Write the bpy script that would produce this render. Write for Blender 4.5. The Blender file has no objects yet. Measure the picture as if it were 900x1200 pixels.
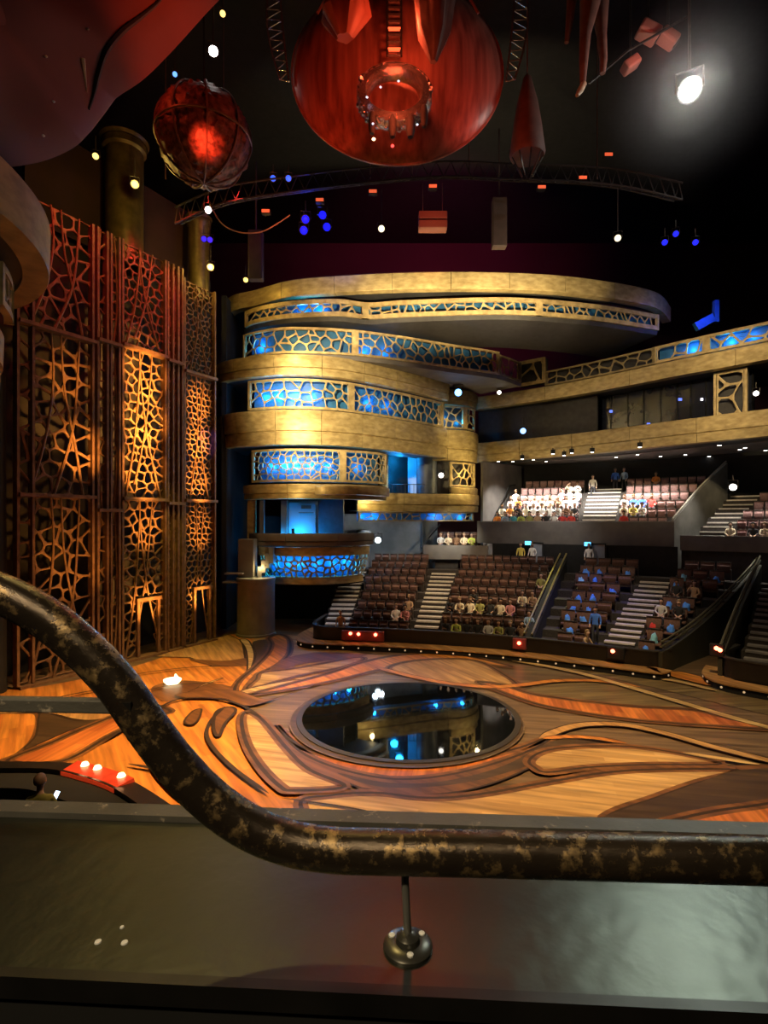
import bpy, bmesh, math, random
from mathutils import Vector, Matrix, noise
from math import sin, cos, pi, radians, atan2, hypot, sqrt
random.seed(7)
SC = bpy.context.scene
COL = SC.collection
EYE, F, CX, CY = 6.5, 640.0, 450.0, 610.0     # eye height, focal length in pixels of a 900x1200 frame, principal point

def at(px, py, Y):
    return Vector(((px-CX)*Y/F, Y, EYE-(py-CY)*Y/F))
def fl(px, py, z=0.0):
    Y = F*(EYE-z)/(py-CY)
    return Vector(((px-CX)*Y/F, Y, z))

# ---------------------------------------------------------------- scene settings
SC.view_settings.view_transform = 'Standard'
SC.view_settings.look = 'None'
SC.view_settings.gamma = 1.0
SC.view_settings.exposure = 0.0
SC.view_settings.use_curve_mapping = False
SC.cycles.use_denoising = True
SC.cycles.max_bounces = 5
SC.cycles.diffuse_bounces = 2
SC.cycles.glossy_bounces = 3
SC.cycles.transmission_bounces = 4
SC.cycles.sample_clamp_indirect = 4.0
SC.cycles.caustics_reflective = False
SC.cycles.caustics_refractive = False
w = bpy.data.worlds.new('theatre_dark'); SC.world = w; w.use_nodes = True
w.node_tree.nodes['Background'].inputs[0].default_value = (0.6, 0.5, 0.45, 1)
w.node_tree.nodes['Background'].inputs[1].default_value = 0.006

cam = bpy.data.cameras.new('camera'); co = bpy.data.objects.new('camera', cam); COL.objects.link(co)
co.location = (0, 0, EYE); co.rotation_euler = (pi/2, 0, 0)
cam.sensor_fit = 'HORIZONTAL'; cam.sensor_width = 36; cam.lens = 36*F/900; cam.shift_y = 10/900
cam.clip_start = 0.05; cam.clip_end = 300
SC.camera = co

# ---------------------------------------------------------------- materials
MATS = {}
def mat(name, col, rough=0.6, metal=0.0, col2=None, scale=3.0, stretch=(1, 1, 1), bump=0.0, emit=None, estr=0.0, spec=0.5, lo=0.35, hi=0.65, trans=0.0, detail=4.0, bscale=None, alpha=1.0):
    if name in MATS: return MATS[name]
    m = bpy.data.materials.new(name); m.use_nodes = True; nt = m.node_tree; N = nt.nodes; L = nt.links
    b = N['Principled BSDF']
    b.inputs['Base Color'].default_value = (*col, 1); b.inputs['Roughness'].default_value = rough
    b.inputs['Metallic'].default_value = metal; b.inputs['Specular IOR Level'].default_value = spec
    if trans: b.inputs['Transmission Weight'].default_value = trans
    if alpha < 1: b.inputs['Alpha'].default_value = alpha
    tc = N.new('ShaderNodeTexCoord'); mp = N.new('ShaderNodeMapping'); mp.inputs['Scale'].default_value = stretch
    L.new(tc.outputs['Object'], mp.inputs[0])
    nz = N.new('ShaderNodeTexNoise'); nz.inputs['Scale'].default_value = scale; nz.inputs['Detail'].default_value = detail
    L.new(mp.outputs[0], nz.inputs[0])
    if col2 is None: col2 = tuple(c*0.7 for c in col)
    cr = N.new('ShaderNodeValToRGB'); cr.color_ramp.elements[0].position = lo; cr.color_ramp.elements[1].position = hi
    cr.color_ramp.elements[0].color = (*col2, 1); cr.color_ramp.elements[1].color = (*col, 1)
    L.new(nz.outputs['Fac'], cr.inputs[0]); L.new(cr.outputs[0], b.inputs['Base Color'])
    if bump:
        bp = N.new('ShaderNodeBump'); bp.inputs['Strength'].default_value = bump; bp.inputs['Distance'].default_value = 0.02
        if bscale:
            n2 = N.new('ShaderNodeTexNoise'); n2.inputs['Scale'].default_value = bscale; n2.inputs['Detail'].default_value = 3
            L.new(mp.outputs[0], n2.inputs[0]); L.new(n2.outputs['Fac'], bp.inputs['Height'])
        else: L.new(nz.outputs['Fac'], bp.inputs['Height'])
        L.new(bp.outputs[0], b.inputs['Normal'])
    if emit:
        b.inputs['Emission Color'].default_value = (*emit, 1); b.inputs['Emission Strength'].default_value = estr
    MATS[name] = m
    return m
def emat(name, col, strength):
    return mat(name, tuple(min(1, c) for c in col), 0.4, emit=col, estr=strength)
def wood(name, c1, c2, ang, pw=0.16, plen=1.6, rough=0.42, grain=0.5):
    m = bpy.data.materials.new(name); m.use_nodes = True; nt = m.node_tree; N = nt.nodes; L = nt.links
    b = N['Principled BSDF']; b.inputs['Roughness'].default_value = rough
    tc = N.new('ShaderNodeTexCoord'); mp = N.new('ShaderNodeMapping'); mp.inputs['Rotation'].default_value = (0, 0, radians(ang))
    L.new(tc.outputs['Object'], mp.inputs[0])
    br = N.new('ShaderNodeTexBrick'); br.inputs['Scale'].default_value = 1.0; br.inputs['Mortar Size'].default_value = 0.0
    br.inputs['Brick Width'].default_value = plen; br.inputs['Row Height'].default_value = pw; br.inputs['Bias'].default_value = 0.0
    br.inputs['Color1'].default_value = (*c1, 1); br.inputs['Color2'].default_value = (*c2, 1)
    br.offset_frequency = 2; br.offset = 0.37
    L.new(mp.outputs[0], br.inputs[0])
    m2 = N.new('ShaderNodeMapping'); m2.inputs['Scale'].default_value = (0.35, 4.5, 1); L.new(mp.outputs[0], m2.inputs[0])
    nz = N.new('ShaderNodeTexNoise'); nz.inputs['Scale'].default_value = 1.3; nz.inputs['Detail'].default_value = 5; L.new(m2.outputs[0], nz.inputs[0])
    mr = N.new('ShaderNodeMapRange'); mr.inputs['From Min'].default_value = 0.3; mr.inputs['From Max'].default_value = 0.7
    mr.inputs['To Min'].default_value = 1-grain; mr.inputs['To Max'].default_value = 1+grain*0.5
    L.new(nz.outputs['Fac'], mr.inputs['Value'])
    mx = N.new('ShaderNodeMix'); mx.data_type = 'RGBA'; mx.blend_type = 'MULTIPLY'; mx.inputs[0].default_value = 1
    L.new(br.outputs['Color'], mx.inputs[6]); L.new(mr.outputs[0], mx.inputs[7]); L.new(mx.outputs[2], b.inputs['Base Color'])
    MATS[name] = m
    return m
def tint_mat(name, rough=0.8, mul=1.0):      # cloth dyed in the object's own colour
    m = bpy.data.materials.new(name); m.use_nodes = True; nt = m.node_tree; N = nt.nodes; L = nt.links
    b = N['Principled BSDF']; b.inputs['Roughness'].default_value = rough
    oi = N.new('ShaderNodeObjectInfo')
    tc = N.new('ShaderNodeTexCoord'); nz = N.new('ShaderNodeTexNoise'); nz.inputs['Scale'].default_value = 9
    L.new(tc.outputs['Object'], nz.inputs[0])
    mr = N.new('ShaderNodeMapRange'); mr.inputs['To Min'].default_value = 0.75*mul; mr.inputs['To Max'].default_value = 1.2*mul
    L.new(nz.outputs['Fac'], mr.inputs['Value'])
    mx = N.new('ShaderNodeMix'); mx.data_type = 'RGBA'; mx.blend_type = 'MULTIPLY'; mx.inputs[0].default_value = 1
    L.new(oi.outputs['Color'], mx.inputs[6]); L.new(mr.outputs[0], mx.inputs[7]); L.new(mx.outputs[2], b.inputs['Base Color'])
    MATS[name] = m
    return m

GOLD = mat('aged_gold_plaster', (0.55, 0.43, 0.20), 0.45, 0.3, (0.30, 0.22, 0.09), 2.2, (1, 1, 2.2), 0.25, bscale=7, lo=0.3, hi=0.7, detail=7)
GOLD_SHADED = mat('shaded_gold_plaster', (0.30, 0.23, 0.11), 0.6, 0.1, (0.17, 0.13, 0.06), 2.0, (1, 1, 2.2), 0.2, detail=7)  # darker copy of the gold, with shade put into the colour
LATG = mat('gold_lattice_paint', (0.55, 0.42, 0.20), 0.5, 0.2, (0.34, 0.25, 0.11), 3.0, bump=0.2)
LATW = mat('rust_brown_lattice', (0.21, 0.12, 0.062), 0.6, 0.1, (0.125, 0.065, 0.033), 4.0, bump=0.3)
BLACK = mat('matt_black', (0.010, 0.010, 0.011), 0.85, 0, (0.006, 0.006, 0.006))
DARK = mat('charcoal_paint', (0.035, 0.033, 0.033), 0.6, 0, (0.022, 0.02, 0.02))
DGREY = mat('grey_brown_wall', (0.16, 0.145, 0.135), 0.7, 0, (0.11, 0.10, 0.095), 1.2)
GREY = mat('grey_panel', (0.24, 0.235, 0.22), 0.65, 0, (0.18, 0.175, 0.165), 1.5)
MAROON = mat('dark_maroon_wall', (0.04, 0.013, 0.014), 0.85, 0, (0.025, 0.008, 0.009), 0.6)
STEEL = mat('black_steel', (0.06, 0.058, 0.055), 0.4, 0.8, (0.035, 0.033, 0.03), 8)
BACKP = mat('blue_backing', (0.03, 0.16, 0.36), 0.5, 0, (0.018, 0.10, 0.24), 2)
NOSE = mat('pale_step_edge', (0.62, 0.58, 0.52), 0.6, 0, (0.5, 0.46, 0.4), 6)
TREAD = mat('step_carpet', (0.05, 0.043, 0.04), 0.9, 0, (0.03, 0.026, 0.024), 12)

# ---------------------------------------------------------------- mesh building
class MB:
    def __init__(s): s.v = []; s.f = []; s.m = []
    def add(s, vs, fs, mi=0):
        o = len(s.v); s.v += [tuple(v) for v in vs]; s.f += [[i+o for i in f] for f in fs]; s.m += [mi]*len(fs)
    def box(s, c, d, rz=0.0, mi=0, rot=None, bev=0.0):
        hx, hy, hz = d[0]/2, d[1]/2, d[2]/2
        R = rot if rot is not None else Matrix.Rotation(rz, 3, 'Z')
        c = Vector(c)
        if bev <= 0:
            vs = [c+R@Vector((x*hx, y*hy, z*hz)) for x in (-1, 1) for y in (-1, 1) for z in (-1, 1)]
            s.add(vs, [(0, 1, 3, 2), (4, 6, 7, 5), (0, 4, 5, 1), (2, 3, 7, 6), (0, 2, 6, 4), (1, 5, 7, 3)], mi)
        else:
            bm = bmesh.new(); bmesh.ops.create_cube(bm, size=1)
            for v in bm.verts: v.co = Vector((v.co.x*d[0], v.co.y*d[1], v.co.z*d[2]))
            bmesh.ops.bevel(bm, geom=bm.edges[:], offset=bev, segments=2, affect='EDGES', profile=0.5)
            bm.verts.ensure_lookup_table()
            s.add([c+R@v.co for v in bm.verts], [[v.index for v in f.verts] for f in bm.faces], mi); bm.free()
    def tube(s, pts, r, n=8, mi=0, caps=True, closed=False):
        pts = [Vector(p) for p in pts]; k = len(pts)
        rs = r if isinstance(r, (list, tuple)) else [r]*k
        rings = []; up = None
        for i, p in enumerate(pts):
            if closed: t = pts[(i+1) % k]-pts[i-1]
            else: t = pts[min(i+1, k-1)]-pts[max(i-1, 0)]
            t.normalize()
            if up is None:
                a = Vector((0, 0, 1)) if abs(t.z) < 0.9 else Vector((0, 1, 0))
                up = (a-t*a.dot(t)).normalized()
            else:
                up = up-t*up.dot(t)
                up = up.normalized() if up.length > 1e-6 else Vector((1, 0, 0))
            sd = t.cross(up)
            rings.append([p+(up*cos(2*pi*j/n)+sd*sin(2*pi*j/n))*rs[i] for j in range(n)])
        vs = [v for r_ in rings for v in r_]; fs = []
        for i in range(k if closed else k-1):
            a, b = i*n, ((i+1) % k)*n
            for j in range(n): fs.append((a+j, a+(j+1) % n, b+(j+1) % n, b+j))
        if caps and not closed: fs += [tuple(range(n-1, -1, -1)), tuple((k-1)*n+j for j in range(n))]
        s.add(vs, fs, mi)
    def lathe(s, prof, c=(0, 0, 0), n=24, mi=0, R=None, a0=0.0, a1=2*pi):
        c = Vector(c); R = R or Matrix.Identity(3); full = abs(a1-a0-2*pi) < 1e-6
        m = n if full else n+1; vs = []
        for (r, z) in prof:
            for j in range(m):
                a = a0+(a1-a0)*j/n
                vs.append(c+R@Vector((r*cos(a), r*sin(a), z)))
        fs = []
        for i in range(len(prof)-1):
            for j in range(n if full else n):
                j2 = (j+1) % m
                fs.append((i*m+j, i*m+j2, (i+1)*m+j2, (i+1)*m+j))
        s.add(vs, fs, mi)
    def sweep(s, C, prof, mi=0, closed_prof=True, caps=True):
        """C: Curve; prof: list of (outward offset, z). Solid along the plan curve."""
        k = len(C.p); n = len(prof); vs = []
        for i in range(k):
            for (o, z) in prof:
                q = C.p[i]+C.n[i]*o
                vs.append((q.x, q.y, z))
        fs = []
        for i in range(k-1):
            for j in range(n if closed_prof else n-1):
                j2 = (j+1) % n
                fs.append((i*n+j, i*n+j2, (i+1)*n+j2, (i+1)*n+j))
        if caps and closed_prof: fs += [tuple(range(n-1, -1, -1)), tuple((k-1)*n+j for j in range(n))]
        s.add(vs, fs, mi)
    def build(s, name, mats, parent=None, loc=None, smooth=False, base=None):
        me = bpy.data.meshes.new(name)
        if parent is not None:
            b = Vector(parent.get('_w', parent.location))
        else: b = Vector(loc) if loc is not None else Vector((0, 0, 0))
        me.from_pydata([tuple(Vector(v)-b) for v in s.v], [], s.f)
        if not isinstance(mats, (list, tuple)): mats = [mats]
        for m in mats: me.materials.append(m)
        for p, mi in zip(me.polygons, s.m): p.material_index = mi
        bm = bmesh.new(); bm.from_mesh(me); bmesh.ops.recalc_face_normals(bm, faces=bm.faces[:]); bm.to_mesh(me); bm.free()
        if smooth:
            me.polygons.foreach_set('use_smooth', [True]*len(me.polygons))
            try: me.set_sharp_from_angle(angle=radians(40))
            except Exception: pass
        me.update()
        o = bpy.data.objects.new(name, me); COL.objects.link(o)
        if parent is not None:
            o.parent = parent
            o['_w'] = tuple(b)
        else:
            o.location = b; o['_w'] = tuple(b)
        return o

def thing(name, label, cat, loc=(0, 0, 0), group=None):
    o = bpy.data.objects.new(name, None); COL.objects.link(o); o.empty_display_size = 0.1
    o.location = loc; o['_w'] = tuple(loc)
    return tag(o, label, cat, group)
def tag(o, label=None, cat=None, group=None, kind=None):
    if label: o['label'] = label
    if cat: o['category'] = cat
    if group: o['group'] = group
    if kind: o['kind'] = kind
    return o
def struct(o): o['kind'] = 'structure'; return o
def clear_tmp():
    for o in bpy.data.objects:
        if '_w' in o: del o['_w']

class Curve:
    """plan curve (x, y) resampled at even steps; n points to the stage / camera side"""
    def __init__(s, pts, ds=0.3, raw=False):
        P = [Vector((p[0], p[1])) for p in pts]
        if not raw: P = smooth2(P, 12)
        L = [0.0]
        for a, b in zip(P, P[1:]): L.append(L[-1]+(b-a).length)
        s.len = L[-1]; n = max(2, int(s.len/ds)+1); s.P = P; s.L = L
        s.s = [s.len*i/(n-1) for i in range(n)]
        s._fill()
    def _fill(s):
        s.p = [s.pos(u) for u in s.s]; s.n = [s.nor(u) for u in s.s]
    def pos(s, u):
        u = max(0, min(s.len, u))
        lo, hi = 0, len(s.L)-1
        while hi-lo > 1:
            m = (lo+hi)//2
            if s.L[m] <= u: lo = m
            else: hi = m
        a, b = s.P[lo], s.P[hi]; d = s.L[hi]-s.L[lo]
        return a.lerp(b, (u-s.L[lo])/d if d > 0 else 0)
    def nor(s, u):
        e = 0.15; t = s.pos(min(s.len, u+e))-s.pos(max(0, u-e))
        if t.length < 1e-9: return Vector((0, -1))
        t.normalize(); return Vector((t.y, -t.x))
    def sub(s, u0, u1, ds=0.3):
        c = object.__new__(Curve); c.P = s.P; c.L = s.L; c.len = s.len
        n = max(2, int(abs(u1-u0)/ds)+1); c.s = [u0+(u1-u0)*i/(n-1) for i in range(n)]; c._fill(); return c
    def at_px(s, px, off=0.0):
        """arc length where the curve crosses the sight line of column px"""
        t = (px-CX)/F; best = None
        N = 600
        for i in range(N+1):
            u = s.len*i/N; p = s.pos(u)+s.nor(u)*off
            d = abs(p.x/max(p.y, 0.1)-t)
            if best is None or d < best[0]: best = (d, u)
        return best[1]
    def xyz(s, u, z, off=0.0):
        p = s.pos(u)+s.nor(u)*off; return Vector((p.x, p.y, z))
def smooth2(P, k=10, closed=False):
    n = len(P); out = []
    rng = range(n) if closed else range(n-1)
    for i in rng:
        if closed: a, b, c, d = P[i-1], P[i], P[(i+1) % n], P[(i+2) % n]
        else: a, b, c, d = P[max(i-1, 0)], P[i], P[i+1], P[min(i+2, n-1)]
        for j in range(k):
            t = j/k
            out.append(0.5*((2*b)+(c-a)*t+(2*a-5*b+4*c-d)*t*t+(3*b-a-3*c+d)*t**3))
    if not closed: out.append(P[-1])
    return out
def pxcurve(lst, ds=0.3):
    return Curve([((px-CX)*Y/F, Y) for px, Y in lst], ds)
PC = (-6.0, -2.0)                     # centre of the curved rows of seats
def pol(R, phi, z=0.0):
    a = radians(phi); return Vector((PC[0]+R*sin(a), PC[1]+R*cos(a), z))
def arc(R, f0, f1, ds=0.3):
    n = max(3, int(abs(f1-f0)/1.0)+2)
    return Curve([pol(R, f0+(f1-f0)*i/(n-1)).xy for i in range(n)], ds)

# ---------------------------------------------------------------- cracked-earth lattice
def voronoi(pts, rect):
    x0, x1, y0, y1 = rect; cells = []
    for i, p in enumerate(pts):
        poly = [Vector((x0, y0)), Vector((x1, y0)), Vector((x1, y1)), Vector((x0, y1))]
        nb = sorted(((q-p).length_squared, j) for j, q in enumerate(pts) if j != i)[:26]
        for d2, j in nb:
            q = pts[j]; m = (p+q)/2; nrm = q-p; out = []
            k = len(poly)
            for a in range(k):
                A, B = poly[a], poly[(a+1) % k]
                da, db = (A-m).dot(nrm), (B-m).dot(nrm)
                if da <= 0: out.append(A)
                if (da < 0 < db) or (db < 0 < da): out.append(A.lerp(B, da/(da-db)))
            poly = out
            if len(poly) < 3: break
        cl = []
        for v in poly:
            if not cl or (v-cl[-1]).length > 0.012: cl.append(v)
        if len(cl) > 1 and (cl[0]-cl[-1]).length < 0.012: cl.pop()
        if len(cl) >= 3: cells.append(cl)
    return cells
def blue_noise(rect, sx, sy, rnd, jit=0.42):
    x0, x1, y0, y1 = rect; pts = []
    ny = max(1, round((y1-y0)/sy)); nx = max(1, round((x1-x0)/sx))
    for j in range(ny):
        for i in range(nx+1):
            x = x0+(i+(0.5 if j % 2 else 0.0))*(x1-x0)/nx+rnd.uniform(-jit, jit)*sx
            y = y0+(j+0.5)*(y1-y0)/ny+rnd.uniform(-jit, jit)*sy
            if x0 < x < x1 and y0 < y < y1: pts.append(Vector((x, y)))
    return pts
def lattice(mb, cells, rib, depth, mp, mi=0, rnd=random):
    """mp(u, v, w) -> xyz. Each cell leaves a rounded hole; ribs have front faces and depth"""
    for P in cells:
        n = len(P); c = sum(P, Vector((0, 0)))/n
        hr = rib*rnd.uniform(0.35, 0.75)
        Q = []
        for i in range(n):
            a, b, d = P[i-1], P[i], P[(i+1) % n]
            e1 = (b-a).normalized(); e2 = (d-b).normalized()
            n1 = Vector((-e1.y, e1.x)); n2 = Vector((-e2.y, e2.x))
            bi = n1+n2
            if bi.length < 1e-4: bi = n1
            bi.normalize(); k = hr/max(0.45, bi.dot(n1))
            k = min(k, (c-b).length*0.8)
            Q.append(b+bi*k)
        vs = []; fs = []
        for v in P: vs.append(mp(v.x, v.y, 0))
        QQ = []
        for i in range(n):
            a, b, d = Q[i-1], Q[i], Q[(i+1) % n]
            QQ += [b.lerp(a, 0.2), b.lerp(d, 0.2)]
        for v in QQ: vs.append(mp(v.x, v.y, -0.012))
        for v in QQ: vs.append(mp(v.x, v.y, -depth))
        for i in range(n):
            j = (i+1) % n
            fs.append((i, n+2*i, n+2*i+1)); fs.append((i, n+2*i+1, n+2*j, j))
        for i in range(2*n):
            j = (i+1) % (2*n); fs.append((n+i, n+j, 3*n+j, 3*n+i))
        mb.add(vs, fs, mi)

# ---------------------------------------------------------------- lights
def look(o, target):
    d = Vector(target)-o.location; o.rotation_euler = d.to_track_quat('-Z', 'Y').to_euler()
def spot(loc, target, power, col, ang=30, blend=0.4, size=0.15, name='spot_beam'):
    l = bpy.data.lights.new(name, 'SPOT'); l.energy = power; l.color = col; l.spot_size = radians(ang); l.spot_blend = blend; l.shadow_soft_size = size
    o = bpy.data.objects.new(name, l); COL.objects.link(o); o.location = loc; look(o, target); return o
def point(loc, power, col, size=0.08, name='lamp_glow'):
    l = bpy.data.lights.new(name, 'POINT'); l.energy = power; l.color = col; l.shadow_soft_size = size
    o = bpy.data.objects.new(name, l); COL.objects.link(o); o.location = loc; return o
def area(loc, target, power, col, sx, sy, name='soft_light'):
    l = bpy.data.lights.new(name, 'AREA'); l.energy = power; l.color = col; l.shape = 'RECTANGLE'; l.size = sx; l.size_y = sy
    o = bpy.data.objects.new(name, l); COL.objects.link(o); o.location = loc; look(o, target); return o
ORD = ['zeroth', 'first', 'second', 'third', 'fourth', 'fifth', 'sixth', 'seventh', 'eighth', 'ninth', 'tenth', 'eleventh', 'twelfth', 'thirteenth', 'fourteenth', 'fifteenth', 'sixteenth', 'seventeenth', 'eighteenth', 'nineteenth', 'twentieth', 'twenty-first', 'twenty-second', 'twenty-third', 'twenty-fourth']
# ================================================================ THE ROOM
mb = MB(); mb.box((6, 22, -0.15), (70, 62, 0.3))
WB = wood('stage_wood_brown', (0.19, 0.125, 0.07), (0.125, 0.083, 0.05), 8, 0.3, 3.2, 0.4, 0.55)
floor = struct(mb.build('floor', WB))
WO = wood('stage_wood_orange', (0.66, 0.27, 0.05), (0.47, 0.16, 0.03), 58, 0.22, 2.2, 0.4)
WR = wood('stage_wood_red', (0.64, 0.22, 0.05), (0.40, 0.11, 0.028), 100, 0.34, 1.5, 0.4)
WT = wood('stage_wood_tan', (0.56, 0.37, 0.16), (0.40, 0.24, 0.09), 14, 0.24, 2.2, 0.4)
WT2 = wood('stage_wood_tan_diagonal', (0.52, 0.31, 0.12), (0.38, 0.2, 0.07), 64, 0.22, 1.6, 0.4)
WD = wood('stage_wood_dark', (0.075, 0.045, 0.022), (0.05, 0.03, 0.016), 10, 0.3, 3.0, 0.42)
WL = wood('stage_wood_pale', (0.62, 0.44, 0.2), (0.5, 0.33, 0.13), 30, 0.12, 1.0, 0.4)
WOL = wood('stage_wood_olive', (0.21, 0.155, 0.07), (0.15, 0.105, 0.05), 172, 0.3, 3.0, 0.42)
OUT = mat('stage_inlay_seam', (0.035, 0.018, 0.008), 0.5, 0, (0.02, 0.01, 0.005))
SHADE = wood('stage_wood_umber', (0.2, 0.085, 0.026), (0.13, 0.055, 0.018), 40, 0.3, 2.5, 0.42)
FM = [WO, WR, WT, WT2, WD, WL, WOL, OUT, SHADE, WB]
O_, R_, T_, T2_, D_, L_, OL_, OUT_, SH_, B_ = range(10)
inl = MB(); layer = [0]
from mathutils.geometry import delaunay_2d_cdt
def ear(poly):
    n = len(poly)
    r = delaunay_2d_cdt([Vector((p.x, p.y)) for p in poly], [(i, (i+1) % n) for i in range(n)], [], 1, 1e-4)
    return [Vector((v[0], v[1])) for v in r[0]], [list(f) for f in r[2]]
def offset_poly(P, d):
    n = len(P); A = sum(P[i].x*P[(i+1) % n].y-P[(i+1) % n].x*P[i].y for i in range(n))
    sgn = 1 if A > 0 else -1; out = []
    for i in range(n):
        t = P[(i+1) % n]-P[i-1]
        if t.length < 1e-6: out.append(P[i].copy()); continue
        t.normalize(); out.append(P[i]+Vector((t.y, -t.x))*sgn*d)
    return out
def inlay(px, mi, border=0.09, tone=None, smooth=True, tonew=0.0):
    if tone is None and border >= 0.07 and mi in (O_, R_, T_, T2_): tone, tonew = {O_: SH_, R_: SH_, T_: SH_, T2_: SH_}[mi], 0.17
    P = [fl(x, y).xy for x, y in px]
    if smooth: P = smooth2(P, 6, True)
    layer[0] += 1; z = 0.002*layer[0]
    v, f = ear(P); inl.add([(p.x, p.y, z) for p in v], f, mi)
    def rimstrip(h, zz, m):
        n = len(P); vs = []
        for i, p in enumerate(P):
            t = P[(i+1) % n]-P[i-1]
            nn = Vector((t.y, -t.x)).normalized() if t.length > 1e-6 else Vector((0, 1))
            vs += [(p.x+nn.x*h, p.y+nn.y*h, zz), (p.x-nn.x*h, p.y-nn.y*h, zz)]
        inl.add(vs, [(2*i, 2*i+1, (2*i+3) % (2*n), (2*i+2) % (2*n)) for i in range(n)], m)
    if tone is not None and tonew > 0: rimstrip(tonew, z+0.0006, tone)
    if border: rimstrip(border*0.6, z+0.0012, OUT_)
def ribbon(px, width, mi, border=0.05):
    P = smooth2([fl(x, y).xy for x, y in px], 8)
    layer[0] += 1; z = 0.002*layer[0]
    for (wd, zz, m) in ((width/2+border, z, OUT_), (width/2, z+0.0006, mi)):
        vs = []; n = len(P)
        for i, p in enumerate(P):
            t = (P[min(i+1, n-1)]-P[max(i-1, 0)]).normalized(); nn = Vector((t.y, -t.x))
            taper = min(1, i/4+0.15, (n-1-i)/4+0.15)
            vs += [(p+nn*wd*taper).to_tuple()+(zz,), (p-nn*wd*taper).to_tuple()+(zz,)]
        inl.add(vs, [(2*i, 2*i+1, 2*i+3, 2*i+2) for i in range(n-1)], m)
# broad fields
pcx0, pcy0 = 0.78, 17.98
inlay([(-60, 815), (40, 806), (160, 780), (268, 744), (300, 746), (292, 788), (282, 816), (292, 834), (322, 868), (352, 895), (405, 922), (365, 946), (420, 1000), (200, 1060), (-120, 1060)], O_, 0)
inlay([(560, 771), (640, 782), (740, 800), (900, 838), (990, 850), (990, 820), (780, 792), (640, 777)], OL_, 0.05)
inlay([(300, 746), (345, 745), (372, 752), (430, 767), (470, 768), (430, 786), (350, 800), (300, 806), (284, 815), (292, 788)], T_, 0)
inlay([(606, 812), (660, 800), (700, 800), (770, 814), (840, 834), (800, 832), (740, 828), (670, 820)], OL_, 0.04)
inlay([(285, 829), (330, 817), (380, 802), (480, 777), (590, 800), (640, 826), (760, 846), (960, 858), (960, 900), (840, 872), (700, 850), (640, 862), (560, 890), (450, 898), (370, 884), (320, 852)], B_, 0)
# left side
inlay([(-30, 836), (25, 835), (47, 837), (46, 858), (35, 875), (12, 889), (-30, 893)], O_, 0.1)
inlay([(47, 836), (62, 838), (90, 845), (120, 842), (78, 858), (30, 878), (42, 862)], D_, 0.05)
inlay([(-20, 831), (60, 829), (152, 828), (122, 842), (92, 844), (52, 836), (-20, 837)], T2_, 0.05)
inlay([(8, 893), (60, 871), (105, 851), (168, 828), (200, 834), (172, 842), (130, 862), (72, 893)], WR and R_, 0.1)
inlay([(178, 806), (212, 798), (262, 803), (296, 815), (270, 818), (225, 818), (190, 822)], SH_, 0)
inlay([(212, 815), (238, 804), (262, 795), (244, 800), (226, 809)], L_, 0.03)
inlay([(182, 770), (222, 771), (248, 781), (289, 781), (284, 752), (268, 744), (220, 757)], WT and T2_, 0.09, SH_, 0.0)
inlay([(222, 773), (246, 780), (289, 780), (288, 772), (262, 775)], SH_, 0)
inlay([(281, 750), (291, 751), (298, 766), (295, 782), (290, 791), (290, 772), (287, 759)], L_, 0.07)
inlay([(297, 753), (316, 751), (318, 762), (302, 780), (294, 790), (300, 768)], D_, 0.04)
inlay([(315, 748), (328, 744), (339, 750), (339, 766), (325, 780), (305, 790), (292, 803), (284, 815), (275, 811), (280, 799), (298, 783), (314, 766), (318, 755)], O_, 0.1)
inlay([(318, 782), (342, 770), (380, 765), (430, 768), (400, 773), (350, 780), (322, 790)], SH_, 0)
inlay([(306, 789), (340, 785), (380, 778), (418, 771), (426, 774), (400, 783), (350, 793), (292, 808), (300, 797)], T_, 0.07)
inlay([(282, 811), (310, 804), (345, 798), (372, 797), (345, 806), (310, 813), (290, 815)], L_, 0.06)
# the large ribbon that passes behind the pool
inlay([(290, 816), (340, 809), (400, 797), (450, 785), (520, 775), (600, 783), (560, 772), (520, 766), (465, 769), (425, 777), (385, 790), (330, 805)], O_, 0.08)
inlay([(455, 784), (480, 776), (525, 773), (560, 776), (588, 790), (606, 806), (560, 805), (510, 800), (475, 792)], T2_, 0.08)
inlay([(560, 801), (590, 804), (622, 814), (660, 820), (740, 829), (810, 833), (850, 842), (910, 856), (830, 852), (740, 845), (665, 834), (620, 824)], R_, 0.07)
ribbon([(440, 783), (480, 793), (520, 801), (570, 806), (610, 804), (650, 799), (700, 799), (750, 806)], 0.34, O_)
ribbon([(520, 767), (570, 770), (620, 778), (680, 790), (740, 807), (800, 825), (850, 840), (930, 862)], 0.34, L_)
ribbon([(770, 796), (800, 801), (840, 811)], 0.3, L_, 0.03)
inlay([(776, 790), (800, 789), (836, 799), (840, 806), (806, 799)], O_, 0.03)
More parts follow.
